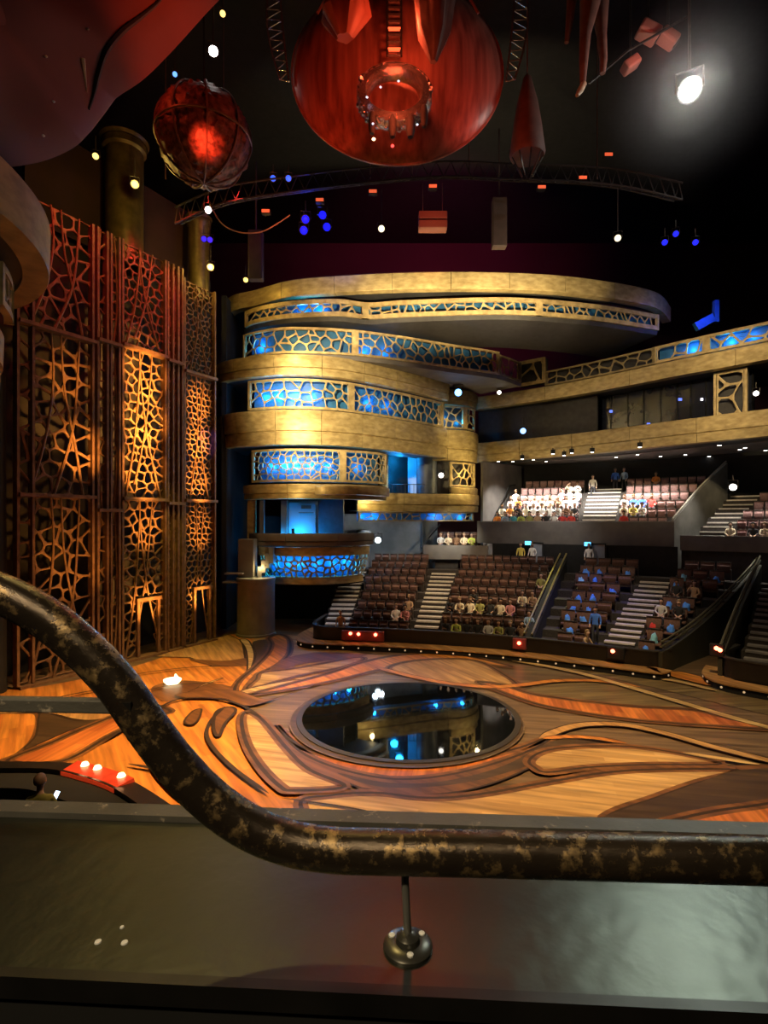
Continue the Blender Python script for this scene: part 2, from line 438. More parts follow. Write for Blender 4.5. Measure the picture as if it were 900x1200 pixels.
# around the pool, near side
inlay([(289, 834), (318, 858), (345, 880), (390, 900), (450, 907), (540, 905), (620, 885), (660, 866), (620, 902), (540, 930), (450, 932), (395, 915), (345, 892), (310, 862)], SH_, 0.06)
inlay([(322, 852), (345, 872), (378, 886), (430, 896), (500, 897), (560, 890), (610, 878), (648, 864), (625, 880), (570, 900), (510, 913), (455, 915), (400, 904), (360, 888), (335, 868)], R_, 0.08)
inlay([(395, 908), (455, 920), (520, 918), (590, 900), (650, 870), (700, 872), (780, 888), (700, 892), (640, 888), (618, 900), (560, 917), (500, 925), (440, 924)], D_, 0)
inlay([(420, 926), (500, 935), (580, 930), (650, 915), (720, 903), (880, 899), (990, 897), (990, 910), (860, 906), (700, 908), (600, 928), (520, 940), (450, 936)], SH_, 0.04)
inlay([(352, 946), (388, 935), (440, 932), (500, 938), (560, 934), (650, 918), (720, 907), (800, 904), (870, 906), (820, 920), (770, 938), (710, 962), (690, 1010), (420, 1010)], T_, 0.08)
inlay([(870, 905), (990, 902), (990, 940), (880, 948), (780, 965), (690, 985), (690, 968), (770, 938), (820, 920)], D_, 0)
inlay([(800, 962), (880, 948), (990, 940), (990, 1050), (700, 1050), (720, 990)], WR and R_, 0.08)
inlay([(620, 895), (630, 886), (652, 880), (692, 877), (742, 878), (792, 885), (845, 898), (762, 899), (692, 902), (642, 908), (626, 902)], T_, 0.07)
ribbon([(632, 868), (662, 856), (690, 851), (732, 852), (780, 862), (840, 879), (930, 901)], 0.3, T2_)
ribbon([(636, 868), (668, 866), (700, 868), (735, 874)], 0.22, O_)
ribbon([(800, 885), (840, 891), (890, 899)], 0.2, L_, 0.02)
# leaf on the near left of the pool, and the scrolls beside the rail
inlay([(283, 845), (290, 837), (305, 844), (318, 858), (336, 880), (362, 905), (404, 925), (345, 930), (328, 925), (304, 900), (288, 872)], T_, 0.1)
inlay([(250, 852), (254, 836), (270, 831), (276, 836), (264, 850), (257, 865), (252, 862)], SH_, 0.09)
inlay([(226, 836), (236, 834), (232, 846), (224, 852), (216, 848)], SH_, 0.06)
inlay([(183, 900), (187, 882), (200, 876), (250, 930), (240, 948), (208, 930)], O_, 0.09)
inlay([(205, 817), (235, 812), (278, 812), (312, 822), (350, 812), (376, 803), (332, 818), (292, 830), (262, 821), (225, 821)], SH_, 0.03)
def seam(px, wd=0.1, mi=None):
    ribbon(px, wd, OUT_ if mi is None else mi, 0.0)
for pl, wd in (([(165, 846), (206, 823), (250, 821), (282, 829), (306, 843)], .12), ([(264, 831), (249, 845), (242, 862), (250, 880), (276, 906), (315, 934)], .12), ([(120, 873), (160, 850), (190, 838)], .1),
               ([(222, 932), (204, 916), (186, 906), (150, 899)], .12), ([(120, 800), (175, 790), (230, 784), (288, 783)], .1), ([(150, 818), (200, 806), (268, 802)], .1), ([(60, 822), (110, 812), (170, 806)], .1),
               ([(330, 940), (400, 950), (440, 958)], .06),): seam(pl, wd)
rg = [Vector((pcx0-.06+3.78*cos(a), pcy0-.06+3.78*sin(a))) for a in [2*pi*k/96 for k in range(96)]]
layer[0] += 1; v_, f_ = ear(rg); inl.add([(p.x, p.y, 0.002*layer[0]) for p in v_], f_, B_)
rg = [Vector((pcx0-.06+3.74*cos(a), pcy0-.06+3.74*sin(a))) for a in [2*pi*k/96 for k in range(96)]]
v_, f_ = ear(rg); inl.add([(p.x, p.y, 0.002*layer[0]+.0006) for p in v_], f_, D_)
inl_o = inl.build('inlay', FM, floor)

# pool of black water in its rim
pcx, pcy, pr = 0.78, 17.98, 3.46
pool = thing('stage_pool', 'round pool of black water let into the wooden stage', 'pool', (pcx, pcy, 0))
WATER = mat('black_water', (0.003, 0.004, 0.006), 0.03, 0, (0.002, 0.003, 0.004), 1.0, bump=0.012, bscale=1.6, spec=0.75)
mb = MB(); mb.lathe([(0, 0.125), (pr, 0.125)], (pcx, pcy, 0), 96); mb.build('water', WATER, pool)
RIM = mat('dark_bronze_rim', (0.035, 0.03, 0.028), 0.4, 0.2, (0.04, 0.035, 0.03), 4)
mb = MB(); mb.lathe([(pr-0.02, 0.10), (pr-0.02, 0.135), (pr+0.06, 0.138), (pr+0.16, 0.128), (pr+0.2, 0.0)], (pcx, pcy, 0), 96); mb.build('rim', RIM, pool, smooth=True)

# shell of the auditorium
mb = MB(); mb.box((6, 52, 14), (80, 0.4, 40)); struct(mb.build('wall_back', mat('dark_plum_wall', (0.09, 0.03, 0.045), 0.9, 0, (0.06, 0.02, 0.03), 0.1)))
mb = MB(); mb.box((38, 22, 14), (0.4, 62, 40)); struct(mb.build('wall_right', BLACK))
mb = MB(); mb.box((-24, 22, 14), (0.4, 62, 40)); struct(mb.build('wall_left', BLACK))
mb = MB(); mb.box((6, 22, 33), (80, 62, 0.4)); struct(mb.build('ceiling', BLACK))
mb = MB(); mb.box((6, -9, 14), (80, 0.4, 40)); struct(mb.build('wall_front', BLACK))

# ================================================================ LATTICE SCREENS on the stage side wall
LA, LB = Vector((-14.0, 21.3)), Vector((-8.66, 30.8)); LD = (LB-LA).normalized(); LN = Vector((LD.y, -LD.x))   # LN points to the stage
LLEN = (LB-LA).length
def lu(px):                      # position along the wall seen in column px
    t = (px-CX)/F
    return (t*LA.y-LA.x)/(LD.x-t*LD.y)
def lmap(u, v, w_):
    p = LA+LD*u+LN*w_; return Vector((p.x, p.y, v))
def lz(px, py):
    u = lu(px); Y = (LA+LD*u).y; return EYE-(py-CY)*Y/F
LTOP = 19.3
rnd = random.Random(11)
def lbar(mb, u0, u1, v0, v1, w0, w1):
    vs = [lmap(u, v, w_) for u in (u0, u1) for v in (v0, v1) for w_ in (w0, w1)]
    mb.add(vs, [(0, 1, 3, 2), (4, 6, 7, 5), (0, 4, 5, 1), (2, 3, 7, 6), (0, 2, 6, 4), (1, 5, 7, 3)])
def branch(mb, pts, r0, r1):
    P = smooth2([Vector(p) for p in pts], 6); k = len(P)
    mb.tube([lmap(p.x, p.y, 0.02) for p in P], [r0+(r1-r0)*i/(k-1) for i in range(k)], 6)
def screen(label, px0, px1, zb, zt, bars, sx, sy, rib, branches, posts, door=None, lows=None):
    u0, u1 = lu(px0), lu(px1)
    root = thing('lattice_screen', label, 'screen', lmap((u0+u1)/2, 0, 0), 'lattice screens beside the stage')
    lev = [zb]+bars+[zt]
    for a, b in zip(lev, lev[1:]):
        mb = MB()
        k = 1.0 if a > 7 else 1.0
        cells = voronoi(blue_noise((u0+.06, u1-.06, a+.05, b-.05), sx, sy, rnd, 0.4), (u0+.06, u1-.06, a+.05, b-.05))
        if door:
            du0, du1, dz = door
            cells = [c for c in cells if not (du0 < sum(p.x for p in c)/len(c) < du1 and sum(p.y for p in c)/len(c) < dz)]
        lattice(mb, cells, rib, 0.10, lmap, 0, rnd)
        mb.build('lattice_panel', LATW, root)
        mb = MB()
        for br in branches:
            pts = [((u0+(u1-u0)*x), a+(b-a)*y) for x, y in br]
            branch(mb, pts, rib*0.85, rib*0.45)
        mb.build('branch', LATW, root, smooth=True)
    for z in bars:
        mb = MB(); lbar(mb, u0, u1, z-0.07, z+0.07, -0.1, 0.3); mb.build('crossbar', LATW, root)
    for px in posts:
        u = lu(px); mb = MB(); lbar(mb, u-0.05, u+0.05, zb, zt, -0.16, 0.16); mb.build('post', LATW, root)
    if door:
        mb = MB()
        lbar(mb, du0-.09, du0+.05, 0.12, dz+.1, -0.02, 0.14); lbar(mb, du1-.05, du1+.09, 0.12, dz+.1, -0.02, 0.14); lbar(mb, du0-.14, du1+.14, dz-.06, dz+.1, -0.02, 0.2)
        mb.build('door_frame', LATW, root)
    mb = MB(); lbar(mb, u0+.01, u1-.01, 0, 0.11, -0.25, 0.28); mb.build('plinth', LATW, root)
    return root
screen('broad dark brown cracked-pattern lattice screen at the near end of the stage wall', 19, 109, 0.12, LTOP, [lz(85, 582), lz(85, 395)], 0.72, 0.62, 0.075,
       [[(0.15, 0), (0.35, 0.35), (0.45, 0.7), (0.42, 1)], [(0.85, 0), (0.75, 0.3), (0.6, 0.65), (0.55, 1)], [(0.45, 0), (0.7, 0.4), (0.78, 0.8), (0.8, 1)]], [19, 37, 107])
screen('narrow lattice screen between two heavy brown posts', 112, 139, 0.12, LTOP, [lz(125, 598), lz(125, 402)], 0.45, 0.6, 0.06,
       [[(0.25, 0), (0.1, 0.4), (0.2, 1)], [(0.75, 0), (0.92, 0.4), (0.8, 1)]], [113, 124, 128.5, 138])
screen('brightly amber lit lattice screen with a small doorway', 141, 193, 0.12, LTOP, [lz(165, 585), lz(165, 411)], 0.42, 0.4, 0.062,
       [[(0.1, 0), (0.3, 0.4), (0.4, 0.8), (0.42, 1)], [(0.9, 0), (0.6, 0.4), (0.45, 0.75), (0.4, 1)], [(0.3, 0.1), (0.55, 0.5), (0.7, 1)]], [142, 192], (lu(161), lu(184), lz(172, 702)))
screen('dim narrow lattice strip between the two amber lit screens', 194, 212, 0.12, LTOP, [lz(203, 590), lz(203, 425)], 0.42, 0.45, 0.055,
       [[(0.4, 0), (0.6, 0.5), (0.5, 1)]], [195, 201, 207, 212])
screen('finely cracked amber lattice screen with a doorway at the far end', 214, 251, 0.12, LTOP-0.4, [lz(232, 587), lz(232, 440)], 0.31, 0.28, 0.045,
       [[(0.2, 0), (0.45, 0.5), (0.4, 1)], [(0.8, 0), (0.55, 0.5), (0.65, 1)]], [214.5, 250], (lu(227), lu(244), lz(236, 689)))
mb = MB(); lbar(mb, -3.0, LLEN+0.6, 0, LTOP+1.4, -2.4, -2.2); struct(mb.build('wall_stage_left', BLACK))
# maroon wall over the screens
mb = MB(); lbar(mb, 1.0, LLEN+0.3, LTOP+0.05, LTOP+4.5, -2.15, -1.95); struct(mb.build('wall_over_screens', MAROON))
# black column in front of the screens at the frame edge
mb = MB(); c0 = at(4, 700, 21.2); mb.lathe([(0.58, 0), (0.62, 0.15), (0.58, 0.3), (0.55, 12.0)], (c0.x-0.15, 20.6, 0), 24)
tag(mb.build('column', BLACK, smooth=True), 'black column before the near end of the lattice wall', 'column', kind='structure')
# ================================================================ THE ROUND BALCONY TOWER
TW = pxcurve([(256, 36.6), (259, 34.6), (266, 33.1), (280, 32.4), (300, 31.95), (340, 31.5), (400, 32.2), (470, 35.0), (520, 38.0)])
TA = pxcurve([(262, 36.0), (265, 34.4), (275, 33.5), (300, 32.8), (340, 31.5), (395, 30.9), (470, 30.5), (560, 30.4), (650, 30.8), (720, 31.8), (770, 33.2), (786, 35.5)])
TB = pxcurve([(284, 33.4), (300, 32.4), (340, 31.5), (395, 31.2), (432, 31.7), (470, 31.4), (560, 31.0), (620, 31.1), (700, 32.0), (772, 33.6)])
TC = pxcurve([(283, 33.0), (300, 32.2), (340, 31.5), (410, 31.9), (470, 33.0), (530, 34.6), (583, 36.1), (612, 38.2)])
T2 = pxcurve([(418, 36.2), (470, 37.2), (505, 38.0), (540, 38.5), (553, 39.2), (558, 40.2)])
T2B = pxcurve([(498, 38.6), (515, 38.2), (540, 38.5), (553, 39.2), (558, 40.2)])
BB = pxcurve([(552, 42.0), (600, 40.0), (640, 38.4), (690, 36.3), (740, 34.2), (790, 32.2), (845, 30.4), (900, 28.8), (960, 27.2), (1030, 25.8)])

def facing(c, prof, mats, root, name='facing', seg=2.6, gap=0.025, px=None):
    u0, u1 = px if px else (0, c.len)
    n = max(1, round((u1-u0)/seg)); d = (u1-u0)/n
    for i in range(n):
        mb = MB(); mb.sweep(c.sub(u0+i*d+gap/2, u0+(i+1)*d-gap/2, 0.22), prof); mb.build(name, mats, root, smooth=True)
def cornice(name, label, c, z0, z1, out, root=None, m=GOLD, groove=True, seg=2.6, px=None, cat='cornice', group='gold cornices of the balcony tower', depth=0.5, soff=2.2):
    u = px if px else (0, c.len)
    if root is None:
        mid = c.xyz((u[0]+u[1])/2, z0); root = thing(name, label, cat, mid, group)
    h = z1-z0
    if groove:
        prof = [(out-depth, z0), (out-0.10, z0), (out-0.06, z0+0.02), (out-0.04, z0+h*0.34), (out-0.10, z0+h*0.36), (out-0.10, z0+h*0.39), (out, z0+h*0.41), (out+0.02, z1-0.10), (out-0.03, z1), (out-depth, z1)]
    else:
        prof = [(out-depth, z0), (out-0.02, z0), (out, z0+0.04), (out+0.02, z1-0.06), (out-0.03, z1), (out-depth, z1)]
    facing(c, prof, m, root, 'facing', seg, px=u)
    mb = MB(); mb.sweep(c.sub(u[0], u[1]), [(out-soff, z0+0.06), (out-0.14, z0+0.06), (out-0.14, z0+0.12), (out-soff, z0+0.12)]); mb.build('soffit', DARK, root)
    return root
def lattice_band(label, c, z0, z1, out, px, posts, sx, sy, rib, m=LATG, back=True, frame=0.1, rs=1, group='lattice parapets of the balcony tower', cat='parapet', skew=0.0, backm=None, bo=0.55):
    """framed lattice run between columns px; posts are columns of the picture where a stile stands"""
    rn = random.Random(rs*31+5); rib *= 0.66
    u0, u1 = c.at_px(px[0], out), c.at_px(px[1], out)
    root = thing('lattice_parapet', label, cat, c.xyz((u0+u1)/2, z0), group)
    for (a, b, nm) in ((z0, z0+frame, 'bottom_rail'), (z1-frame, z1, 'top_rail')):
        mb = MB(); mb.sweep(c.sub(u0, u1, 0.22), [(out-0.12, a), (out+0.03, a), (out+0.03, b), (out-0.12, b)]); mb.build(nm, m, root)
    us = [u0]+[c.at_px(p, out) for p in posts]+[u1]
    for i, u in enumerate(us):
        if i in (0, len(us)-1): hw = 0.07
        else: hw = 0.2
        a, b = max(0, u-hw), min(c.len, u+hw)
        mb = MB(); mb.sweep(c.sub(a, b, 0.1), [(out-0.14, z0), (out+0.045, z0), (out+0.045, z1), (out-0.14, z1)]); mb.build('stile', m, root)
    for a, b in zip(us, us[1:]):
        rect = (a+0.1, b-0.1, z0+frame*0.6, z1-frame*0.6)
        if rect[1]-rect[0] < 0.3: continue
        cells = voronoi(blue_noise(rect, sx, sy, rn, 0.42), rect)
        mb = MB(); lattice(mb, cells, rib, 0.05, lambda u, v, w_: c.xyz(u, v, out+w_), 0, rn); mb.build('lattice_panel', m, root)
    if back:
        mb = MB(); mb.sweep(c.sub(u0, u1, 0.3), [(out-bo-0.05, z0), (out-bo, z0), (out-bo, z1), (out-bo-0.05, z1)]); mb.build('backing', backm or BACKP, root)
    return root
# topmost canopy: great curved cornice + frieze under it
uA = TA.len
split = TA.at_px(655)
cornice('cornice', 'topmost gold cornice sweeping right across the tower and out over the hall', TA, 19.42, 20.38, 0.0, groove=False, seg=3.3)
lattice_band('thin gold lattice frieze just under the topmost cornice', TB, 18.2, 19.15, 0.0, (288, 771), [428, 632], 0.62, 0.4, 0.11, rs=2, frame=0.24)
mb = MB(); mb.sweep(TB, [(-4.5, 17.75), (-0.15, 17.95), (-0.1, 18.2), (-4.5, 18.2)])
tag(mb.build('canopy_soffit', DARK), 'dark curved soffit under the thin lattice frieze', 'soffit', kind='structure')
mb = MB(); mb.sweep(TB, [(-1.2, 19.15), (-0.45, 19.15), (-0.45, 19.5), (-1.2, 19.5)])
tag(mb.build('cornice_neck', MAROON), 'recessed dark neck between topmost cornice and its frieze', 'frieze', kind='structure')
lattice_band('upper lattice parapet with pale posts reaching furthest out over the hall', TC, 16.15, 17.66, 0.0, (286, 584), [416], 0.6, 0.48, 0.105, rs=3, frame=0.13)
lattice_band('short unlit end piece of the upper lattice parapet', TC, 16.15, 17.5, 0.0, (586, 610), [], 0.7, 0.5, 0.11, m=GOLD_SHADED, back=False, rs=4)
mb = MB(); mb.sweep(TC, [(-3.5, 15.9), (-0.1, 15.9), (-0.05, 16.14), (-3.5, 16.14)]); tag(mb.build('balcony_slab', DGREY), 'grey slab under the upper lattice parapet', 'slab', kind='structure')
u520 = TW.at_px(520)
cornice('cornice', 'smooth gold cornice between the two upper lattice parapets', TW, 14.78, 15.95, 0.5)
lattice_band('middle lattice parapet with blue lit cells behind its round end', TW, 12.95, 14.7, 0.0, (292, 519), [412], 0.6, 0.5, 0.1, rs=5, frame=0.14)
cornice('cornice', 'broad gold cornice under the middle lattice parapet', TW, 10.85, 12.86, 0.28)
cornice('cornice', 'bright gold cornice of the set back pillar beside the tower', T2B, 10.7, 12.85, 0.15, seg=1.6, soff=0.6)
lattice_band('small brightly lit gold lattice on the set back pillar', T2B, 12.95, 14.55, 0.0, (514, 556), [545], 0.62, 0.45, 0.11, rs=6)
cornice('cornice', 'plain dim ledge above the small lattice on the pillar', T2B, 14.65, 15.7, 0.1, m=GOLD_SHADED, seg=1.8, soff=0.55)
# lower storey
TG = pxcurve([(286, 33.0), (300, 32.2), (340, 31.5), (400, 32.0), (440, 33.2), (453, 34.2)])
lattice_band('lower lattice parapet of small cells glowing bright blue', TG, 8.75, 10.65, 0.0, (296, 452), [402], 0.42, 0.33, 0.085, rs=7, frame=0.13, m=LATG)
led = cornice('ledge', 'thin gold ledge with an oval lip directly under the blue glowing lattice', TG, 7.75, 8.62, 0.05, groove=True, seg=3.0, cat='ledge', group=None)
OV = pxcurve([(372, 31.6), (386, 31.2), (412, 31.3), (440, 32.6), (452, 33.8)])
cornice('ledge', '', OV, 7.98, 8.5, 0.25, root=led, groove=False, seg=9, cat='ledge', group=None)
# blue room behind the opening
TR = pxcurve([(287, 33.2), (300, 32.6), (340, 32.2), (400, 32.6), (418, 33.2)])
BLUEW = mat('pale_blue_room_wall', (0.45, 0.55, 0.62), 0.6, 0, (0.38, 0.48, 0.56), 0.8)
room = thing('alcove', 'open blue lit room at the foot of the balcony tower', 'alcove', TR.xyz(TR.len/2, 5.2, -1.6))
mb = MB(); mb.sweep(TR, [(-3.2, 5.0), (-3.0, 5.0), (-3.0, 7.8), (-3.2, 7.8)]); mb.build('back_panel', BLUEW, room)
mb = MB(); mb.sweep(TR, [(-3.2, 4.9), (-0.1, 4.9), (-0.1, 5.0), (-3.2, 5.0)]); mb.build('floor_slab', DARK, room)
for px, ww, m in ((286, 0.5, GOLD), (302, 0.25, DGREY), (322, 0.35, GREY)):
    u = TR.at_px(px); mb = MB(); p = TR.xyz(u, 6.35, -0.5 if px < 320 else -1.6); mb.box(p, (ww, 0.35, 2.8)); mb.build('pier', m, room)
u = TR.at_px(350); q = TR.xyz(u, 6.4, -2.7)
mb = MB(); mb.box(q, (1.7, 0.15, 2.5), 0.1); mb.build('screen_panel', BLUEW, room)
mb = MB(); q2 = TR.xyz(TR.at_px(392), 6.4, -1.9); mb.box(q2, (1.9, 0.12, 2.8), -0.5); mb.build('partition', mat('navy_partition', (0.05, 0.08, 0.13), 0.6), room)
mb = MB(); q3 = TR.xyz(TR.at_px(357), 7.35, -2.2); mb.box(q3, (0.6, 0.25, 0.22)); mb.box(q3+Vector((0, 0, -0.35)), (0.9, 0.4, 0.05)); mb.build('wall_lamp', GREY, room)
mb = MB(); q4 = TR.xyz(TR.at_px(347), 5.25, -1.4); mb.box(q4, (0.9, 0.5, 0.4), bev=0.05); mb.box(q4+Vector((0.55, 0, 0.05)), (0.5, 0.5, 0.3), bev=0.04); mb.tube([q4+Vector((-.3, 0, .2)), q4+Vector((-.35, 0, .75))], 0.09, 8); mb.build('console', BLACK, room)
# lowest balcony: dark rail and tapering blue lattice bowl
TJ = pxcurve([(304, 32.6), (316, 32.0), (345, 31.5), (380, 31.6), (412, 32.4), (432, 33.6)])
TJR = pxcurve([(294, 33.0), (308, 32.0), (345, 31.35), (385, 31.5), (418, 32.4), (436, 33.8)])
cornice('ledge', 'dark rail ledge directly above the lowest blue lattice bowl', TJR, 5.02, 5.75, 0.12, m=DGREY, groove=True, seg=3.2, cat='ledge', group=None, soff=0.5, depth=0.4)
rn = random.Random(77)
root = thing('lattice_parapet', 'lowest lattice parapet, a tapering bowl of blue lit cells above the black recess', 'parapet', TJ.xyz(TJ.len/2, 2.9), 'lattice parapets of the balcony tower')
def tjmap(u, v, w_):
    k = (4.75-v)/1.9; return TJ.xyz(u, v, w_-0.55*k*k)
for a, b, nm in ((4.45, 4.95, 'top_rail'), (2.75, 3.2, 'bottom_rail')):
    mb = MB(); o_ = 0.0 if a > 4 else -0.5
    mb.sweep(TJ.sub(0, TJ.len, 0.2), [(o_-0.15, a), (o_+0.05, a), (o_+0.07, b), (o_-0.15, b)]); mb.build(nm, GOLD, root, smooth=True)
rect = (0.05, TJ.len-0.05, 3.12, 4.5); mb = MB(); lattice(mb, voronoi(blue_noise(rect, 0.42, 0.34, rn), rect), 0.09, 0.06, tjmap, 0, rn); mb.build('lattice_panel', LATG, root)
mb = MB(); mb.sweep(TJ, [(-0.95, 2.8), (-0.9, 2.8), (-0.6, 4.9), (-0.65, 4.9)]); mb.build('backing', BACKP, root)
mb = MB(); mb.sweep(TJ, [(-3.5, 2.65), (-0.6, 2.65), (-0.6, 2.75), (-3.5, 2.75)]); mb.build('soffit', BLACK, root)
# second opening and the side wall of the tower towards the hall
room = thing('alcove', 'tall blue lit doorway recess between tower and pillar', 'alcove', at(478, 575, 37.5))
mb = MB(); a0, a1 = at(440, 575, 40.5), at(508, 575, 40.5)
mb.box(((a0.x+a1.x)/2, 40.5, 10.1), (a1.x-a0.x+1.2, 0.15, 3.4)); mb.build('back_panel', BLUEW, room)
mb = MB(); p = at(448, 550, 36.6); mb.box((p.x, p.y+1.3, 10.0), (0.15, 2.6, 3.1), 0.25); mb.build('side_panel', BLUEW, room)
mb = MB(); p = at(492, 550, 38.9); mb.lathe([(0.75, 8.4), (0.75, 11.2)], (p.x+0.5, p.y, 0), 24); mb.build('round_pier', mat('navy_pier', (0.06, 0.08, 0.12), 0.5), room, smooth=True)
mb = MB()
for k in range(9):
    q = at(455+k*5, 570, 37.8); mb.tube([(q.x, q.y, 8.38), (q.x, q.y, 9.0)], 0.018, 5)
q0, q1 = at(453, 570, 37.8), at(498, 570, 37.8); mb.tube([(q0.x, q0.y, 9.0), (q1.x, q1.y, 9.0)], 0.025, 6); mb.build('railing', STEEL, room)
cornice('ledge', 'long level gold ledge under the blue doorway recess', T2, 7.1, 8.35, 0.2, groove=True, seg=3.4, cat='ledge', group=None)
lattice_band('narrow blue lit frieze below the long level ledge', T2, 6.45, 7.08, 0.0, (421, 554), [], 0.7, 0.32, 0.1, rs=9, frame=0.08, m=GOLD_SHADED)
mb = MB(); mb.sweep(T2, [(-4.0, 2.8), (-3.8, 2.8), (-3.8, 7.0), (-4.0, 7.0)]); struct(mb.build('wall_under_ledge', GREY))
lattice_band('small gold lattice piece on the pillar beside the blue doorway', T2B, 8.9, 10.6, 0.0, (528, 556), [], 0.55, 0.5, 0.12, rs=10)
cornice('ledge', 'bright gold foot of the pillar under its small lattice piece', T2B, 8.36, 8.85, 0.1, groove=False, seg=2, px=(T2B.at_px(528), T2B.len), cat='ledge', group=None, soff=0.5)
mb = MB(); mb.sweep(T2B, [(-1.0, 8.3), (-0.5, 8.3), (-0.5, 16), (-1.0, 16)]); tag(mb.build('pillar_core', DARK), 'dark core of the set back pillar', 'pillar', kind='structure')
mb = MB(); mb.sweep(TW, [(-3.6, 8.3), (-3.4, 8.3), (-3.4, 18.2), (-3.6, 18.2)]); tag(mb.build('tower_core', BLACK), 'black core wall of the tower', 'wall', kind='structure')
# foot: grey drum, ledges, black recess, slim column
drum = thing('drum_pier', 'short grey drum shaped pier standing on the stage at the foot of the tower', 'pier', (fl(297, 746).x, 31.2, 0))
dx, dy = drum.location.x, drum.location.y
mb = MB(); mb.lathe([(1.12, 0.0), (1.12, 0.12), (1.06, 0.14), (1.06, 3.1), (1.1, 3.12), (1.1, 3.25), (0, 3.25)], (dx, dy, 0), 36); mb.build('drum', GREY, drum, smooth=True)
mb = MB(); mb.box((dx-0.55, dy+0.3, 4.35), (0.9, 0.9, 2.2), bev=0.05); mb.build('upper_block', DGREY, drum)
mb = MB()
for k in range(4): mb.box((dx+0.2+k*0.22, dy+0.35, 3.55+0.32*k), (0.25, 0.7, 0.62+0.1*k))
mb.build('stepped_block', DGREY, drum)
mb = MB(); mb.box((dx-1.15, dy-0.2, 3.5), (1.0, 0.7, 0.08)); mb.box((dx-0.95, dy-0.3, 3.05), (1.5, 0.9, 0.08)); mb.build('shelf', GREY, drum)
c = pol(41.25, 6.35); mb = MB(); mb.lathe([(0.42, 0.0), (0.42, 5.55), (0.47, 5.6), (0.47, 5.8), (0, 5.8)], (c.x, c.y, 0), 24)
tag(mb.build('column', GREY, smooth=True), 'slim grey column at the top of the curved side stairs', 'column', kind='structure')
mb = MB(); mb.box((-5.75, 36.2, 3.4), (5.0, 0.3, 6.8)); struct(mb.build('wall_recess', BLACK))
mb = MB(); mb.box((-9.6, 35.5, 10), (0.3, 5.5, 20)); struct(mb.build('wall_tower_side', BLACK))

# ================================================================ LONG BALCONIES OF THE HALL
cornice('balcony_front', 'lower long gold balcony front above the lit upper seats', BB, 10.95, 12.4, 0.0, cat='balcony', group='long curved balcony fronts', seg=3.6, depth=0.6)
cornice('balcony_front', 'higher long gold balcony front rising towards the frame edge', BB, 15.0, 15.95, 0.0, groove=False, cat='balcony', group='long curved balcony fronts', seg=5.2, depth=0.6)
lattice_band('gold lattice rail with blue cells over the higher long balcony', BB, 15.98, 17.0, 0.0, (768, 930), [828], 1.0, 0.5, 0.13, rs=12, frame=0.16, group=None, cat='parapet')
lattice_band('unlit dark lattice rail over the higher long balcony', BB, 15.98, 17.0, 0.0, (640, 766), [], 0.8, 0.5, 0.11, rs=13, m=GOLD_SHADED, group=None, backm=DARK)
lattice_band('small pale lattice upstand where the long balconies meet the tower', BB, 16.2, 18.0, 0.1, (607, 638), [], 0.75, 0.75, 0.15, rs=14, group=None, frame=0.22, backm=DARK)
mb = MB(); mb.sweep(BB, [(-7, 10.95), (-2.25, 10.95), (-2.25, 11.1), (-7, 11.1)]); struct(mb.build('ceiling_under_balcony', DGREY))
mb = MB(); mb.sweep(BB, [(-7, 15.05), (-2.25, 15.05), (-2.25, 15.15), (-7, 15.15)]); struct(mb.build('ceiling_balcony_upper', DARK))
GLASS = mat('dark_window_glass', (0.012, 0.014, 0.024), 0.18, 0, (0.008, 0.01, 0.018), 0.5)
mb = MB(); mb.sweep(BB.sub(BB.at_px(690), BB.at_px(872)), [(-2.2, 12.0), (-2.0, 12.0), (-2.0, 15.0), (-2.2, 15.0)])
gw = tag(mb.build('control_room_window', GLASS), 'dark control room glazing between the two long balconies', 'window', kind='structure')
mb = MB()
for px in range(700, 872, 19):
    u = BB.at_px(px); p = BB.xyz(u, 13.5, -1.95); mb.box(p, (0.06, 0.06, 3.0))
mb.build('mullion', STEEL, gw)
mb = MB(); mb.sweep(BB.sub(0, BB.at_px(690)), [(-1.4, 12.0), (-1.2, 12.0), (-1.2, 15.0), (-1.4, 15.0)]); struct(mb.build('wall_between_balconies', DARK))
lattice_band('pale lattice pier between the two long balconies', BB, 12.45, 14.98, -0.9, (838, 874), [], 0.75, 0.7, 0.16, rs=15, group=None, cat='pier', backm=DARK, frame=0.1)
# ================================================================ SEATING
SEATF = mat('brown_seat_fabric', (0.15, 0.078, 0.056), 0.75, 0, (0.10, 0.05, 0.038), 14)
SEATP = mat('dusty_rose_seat_fabric', (0.36, 0.21, 0.2), 0.75, 0, (0.25, 0.14, 0.135), 14)
SEATW = mat('black_seat_trim', (0.05, 0.036, 0.028), 0.5, 0, (0.03, 0.022, 0.018), 8)
CONC = mat('concrete_parapet', (0.15, 0.138, 0.125), 0.75, 0, (0.10, 0.092, 0.085), 0.9)
BRASS = mat('brass_rail', (0.5, 0.42, 0.14), 0.35, 0.7, (0.35, 0.28, 0.1), 10)
BLKGLOSS = mat('black_gloss_panel', (0.016, 0.014, 0.013), 0.35, 0, (0.01, 0.009, 0.009), 2)
SIDEW = mat('dark_olive_wall', (0.05, 0.05, 0.036), 0.6, 0, (0.038, 0.038, 0.028), 1.0)
NR, RP, R0, DZ, Z0 = 9, 1.05, 31.75, 0.385, 0.12
def rowR(i): return R0+RP*i
def rowZ(i): return Z0+DZ*i
def side_phi(R): return 35.3+(R-30.5)*0.41
def radial_prof(R, lst): return [(R-r, z) for r, z in lst]

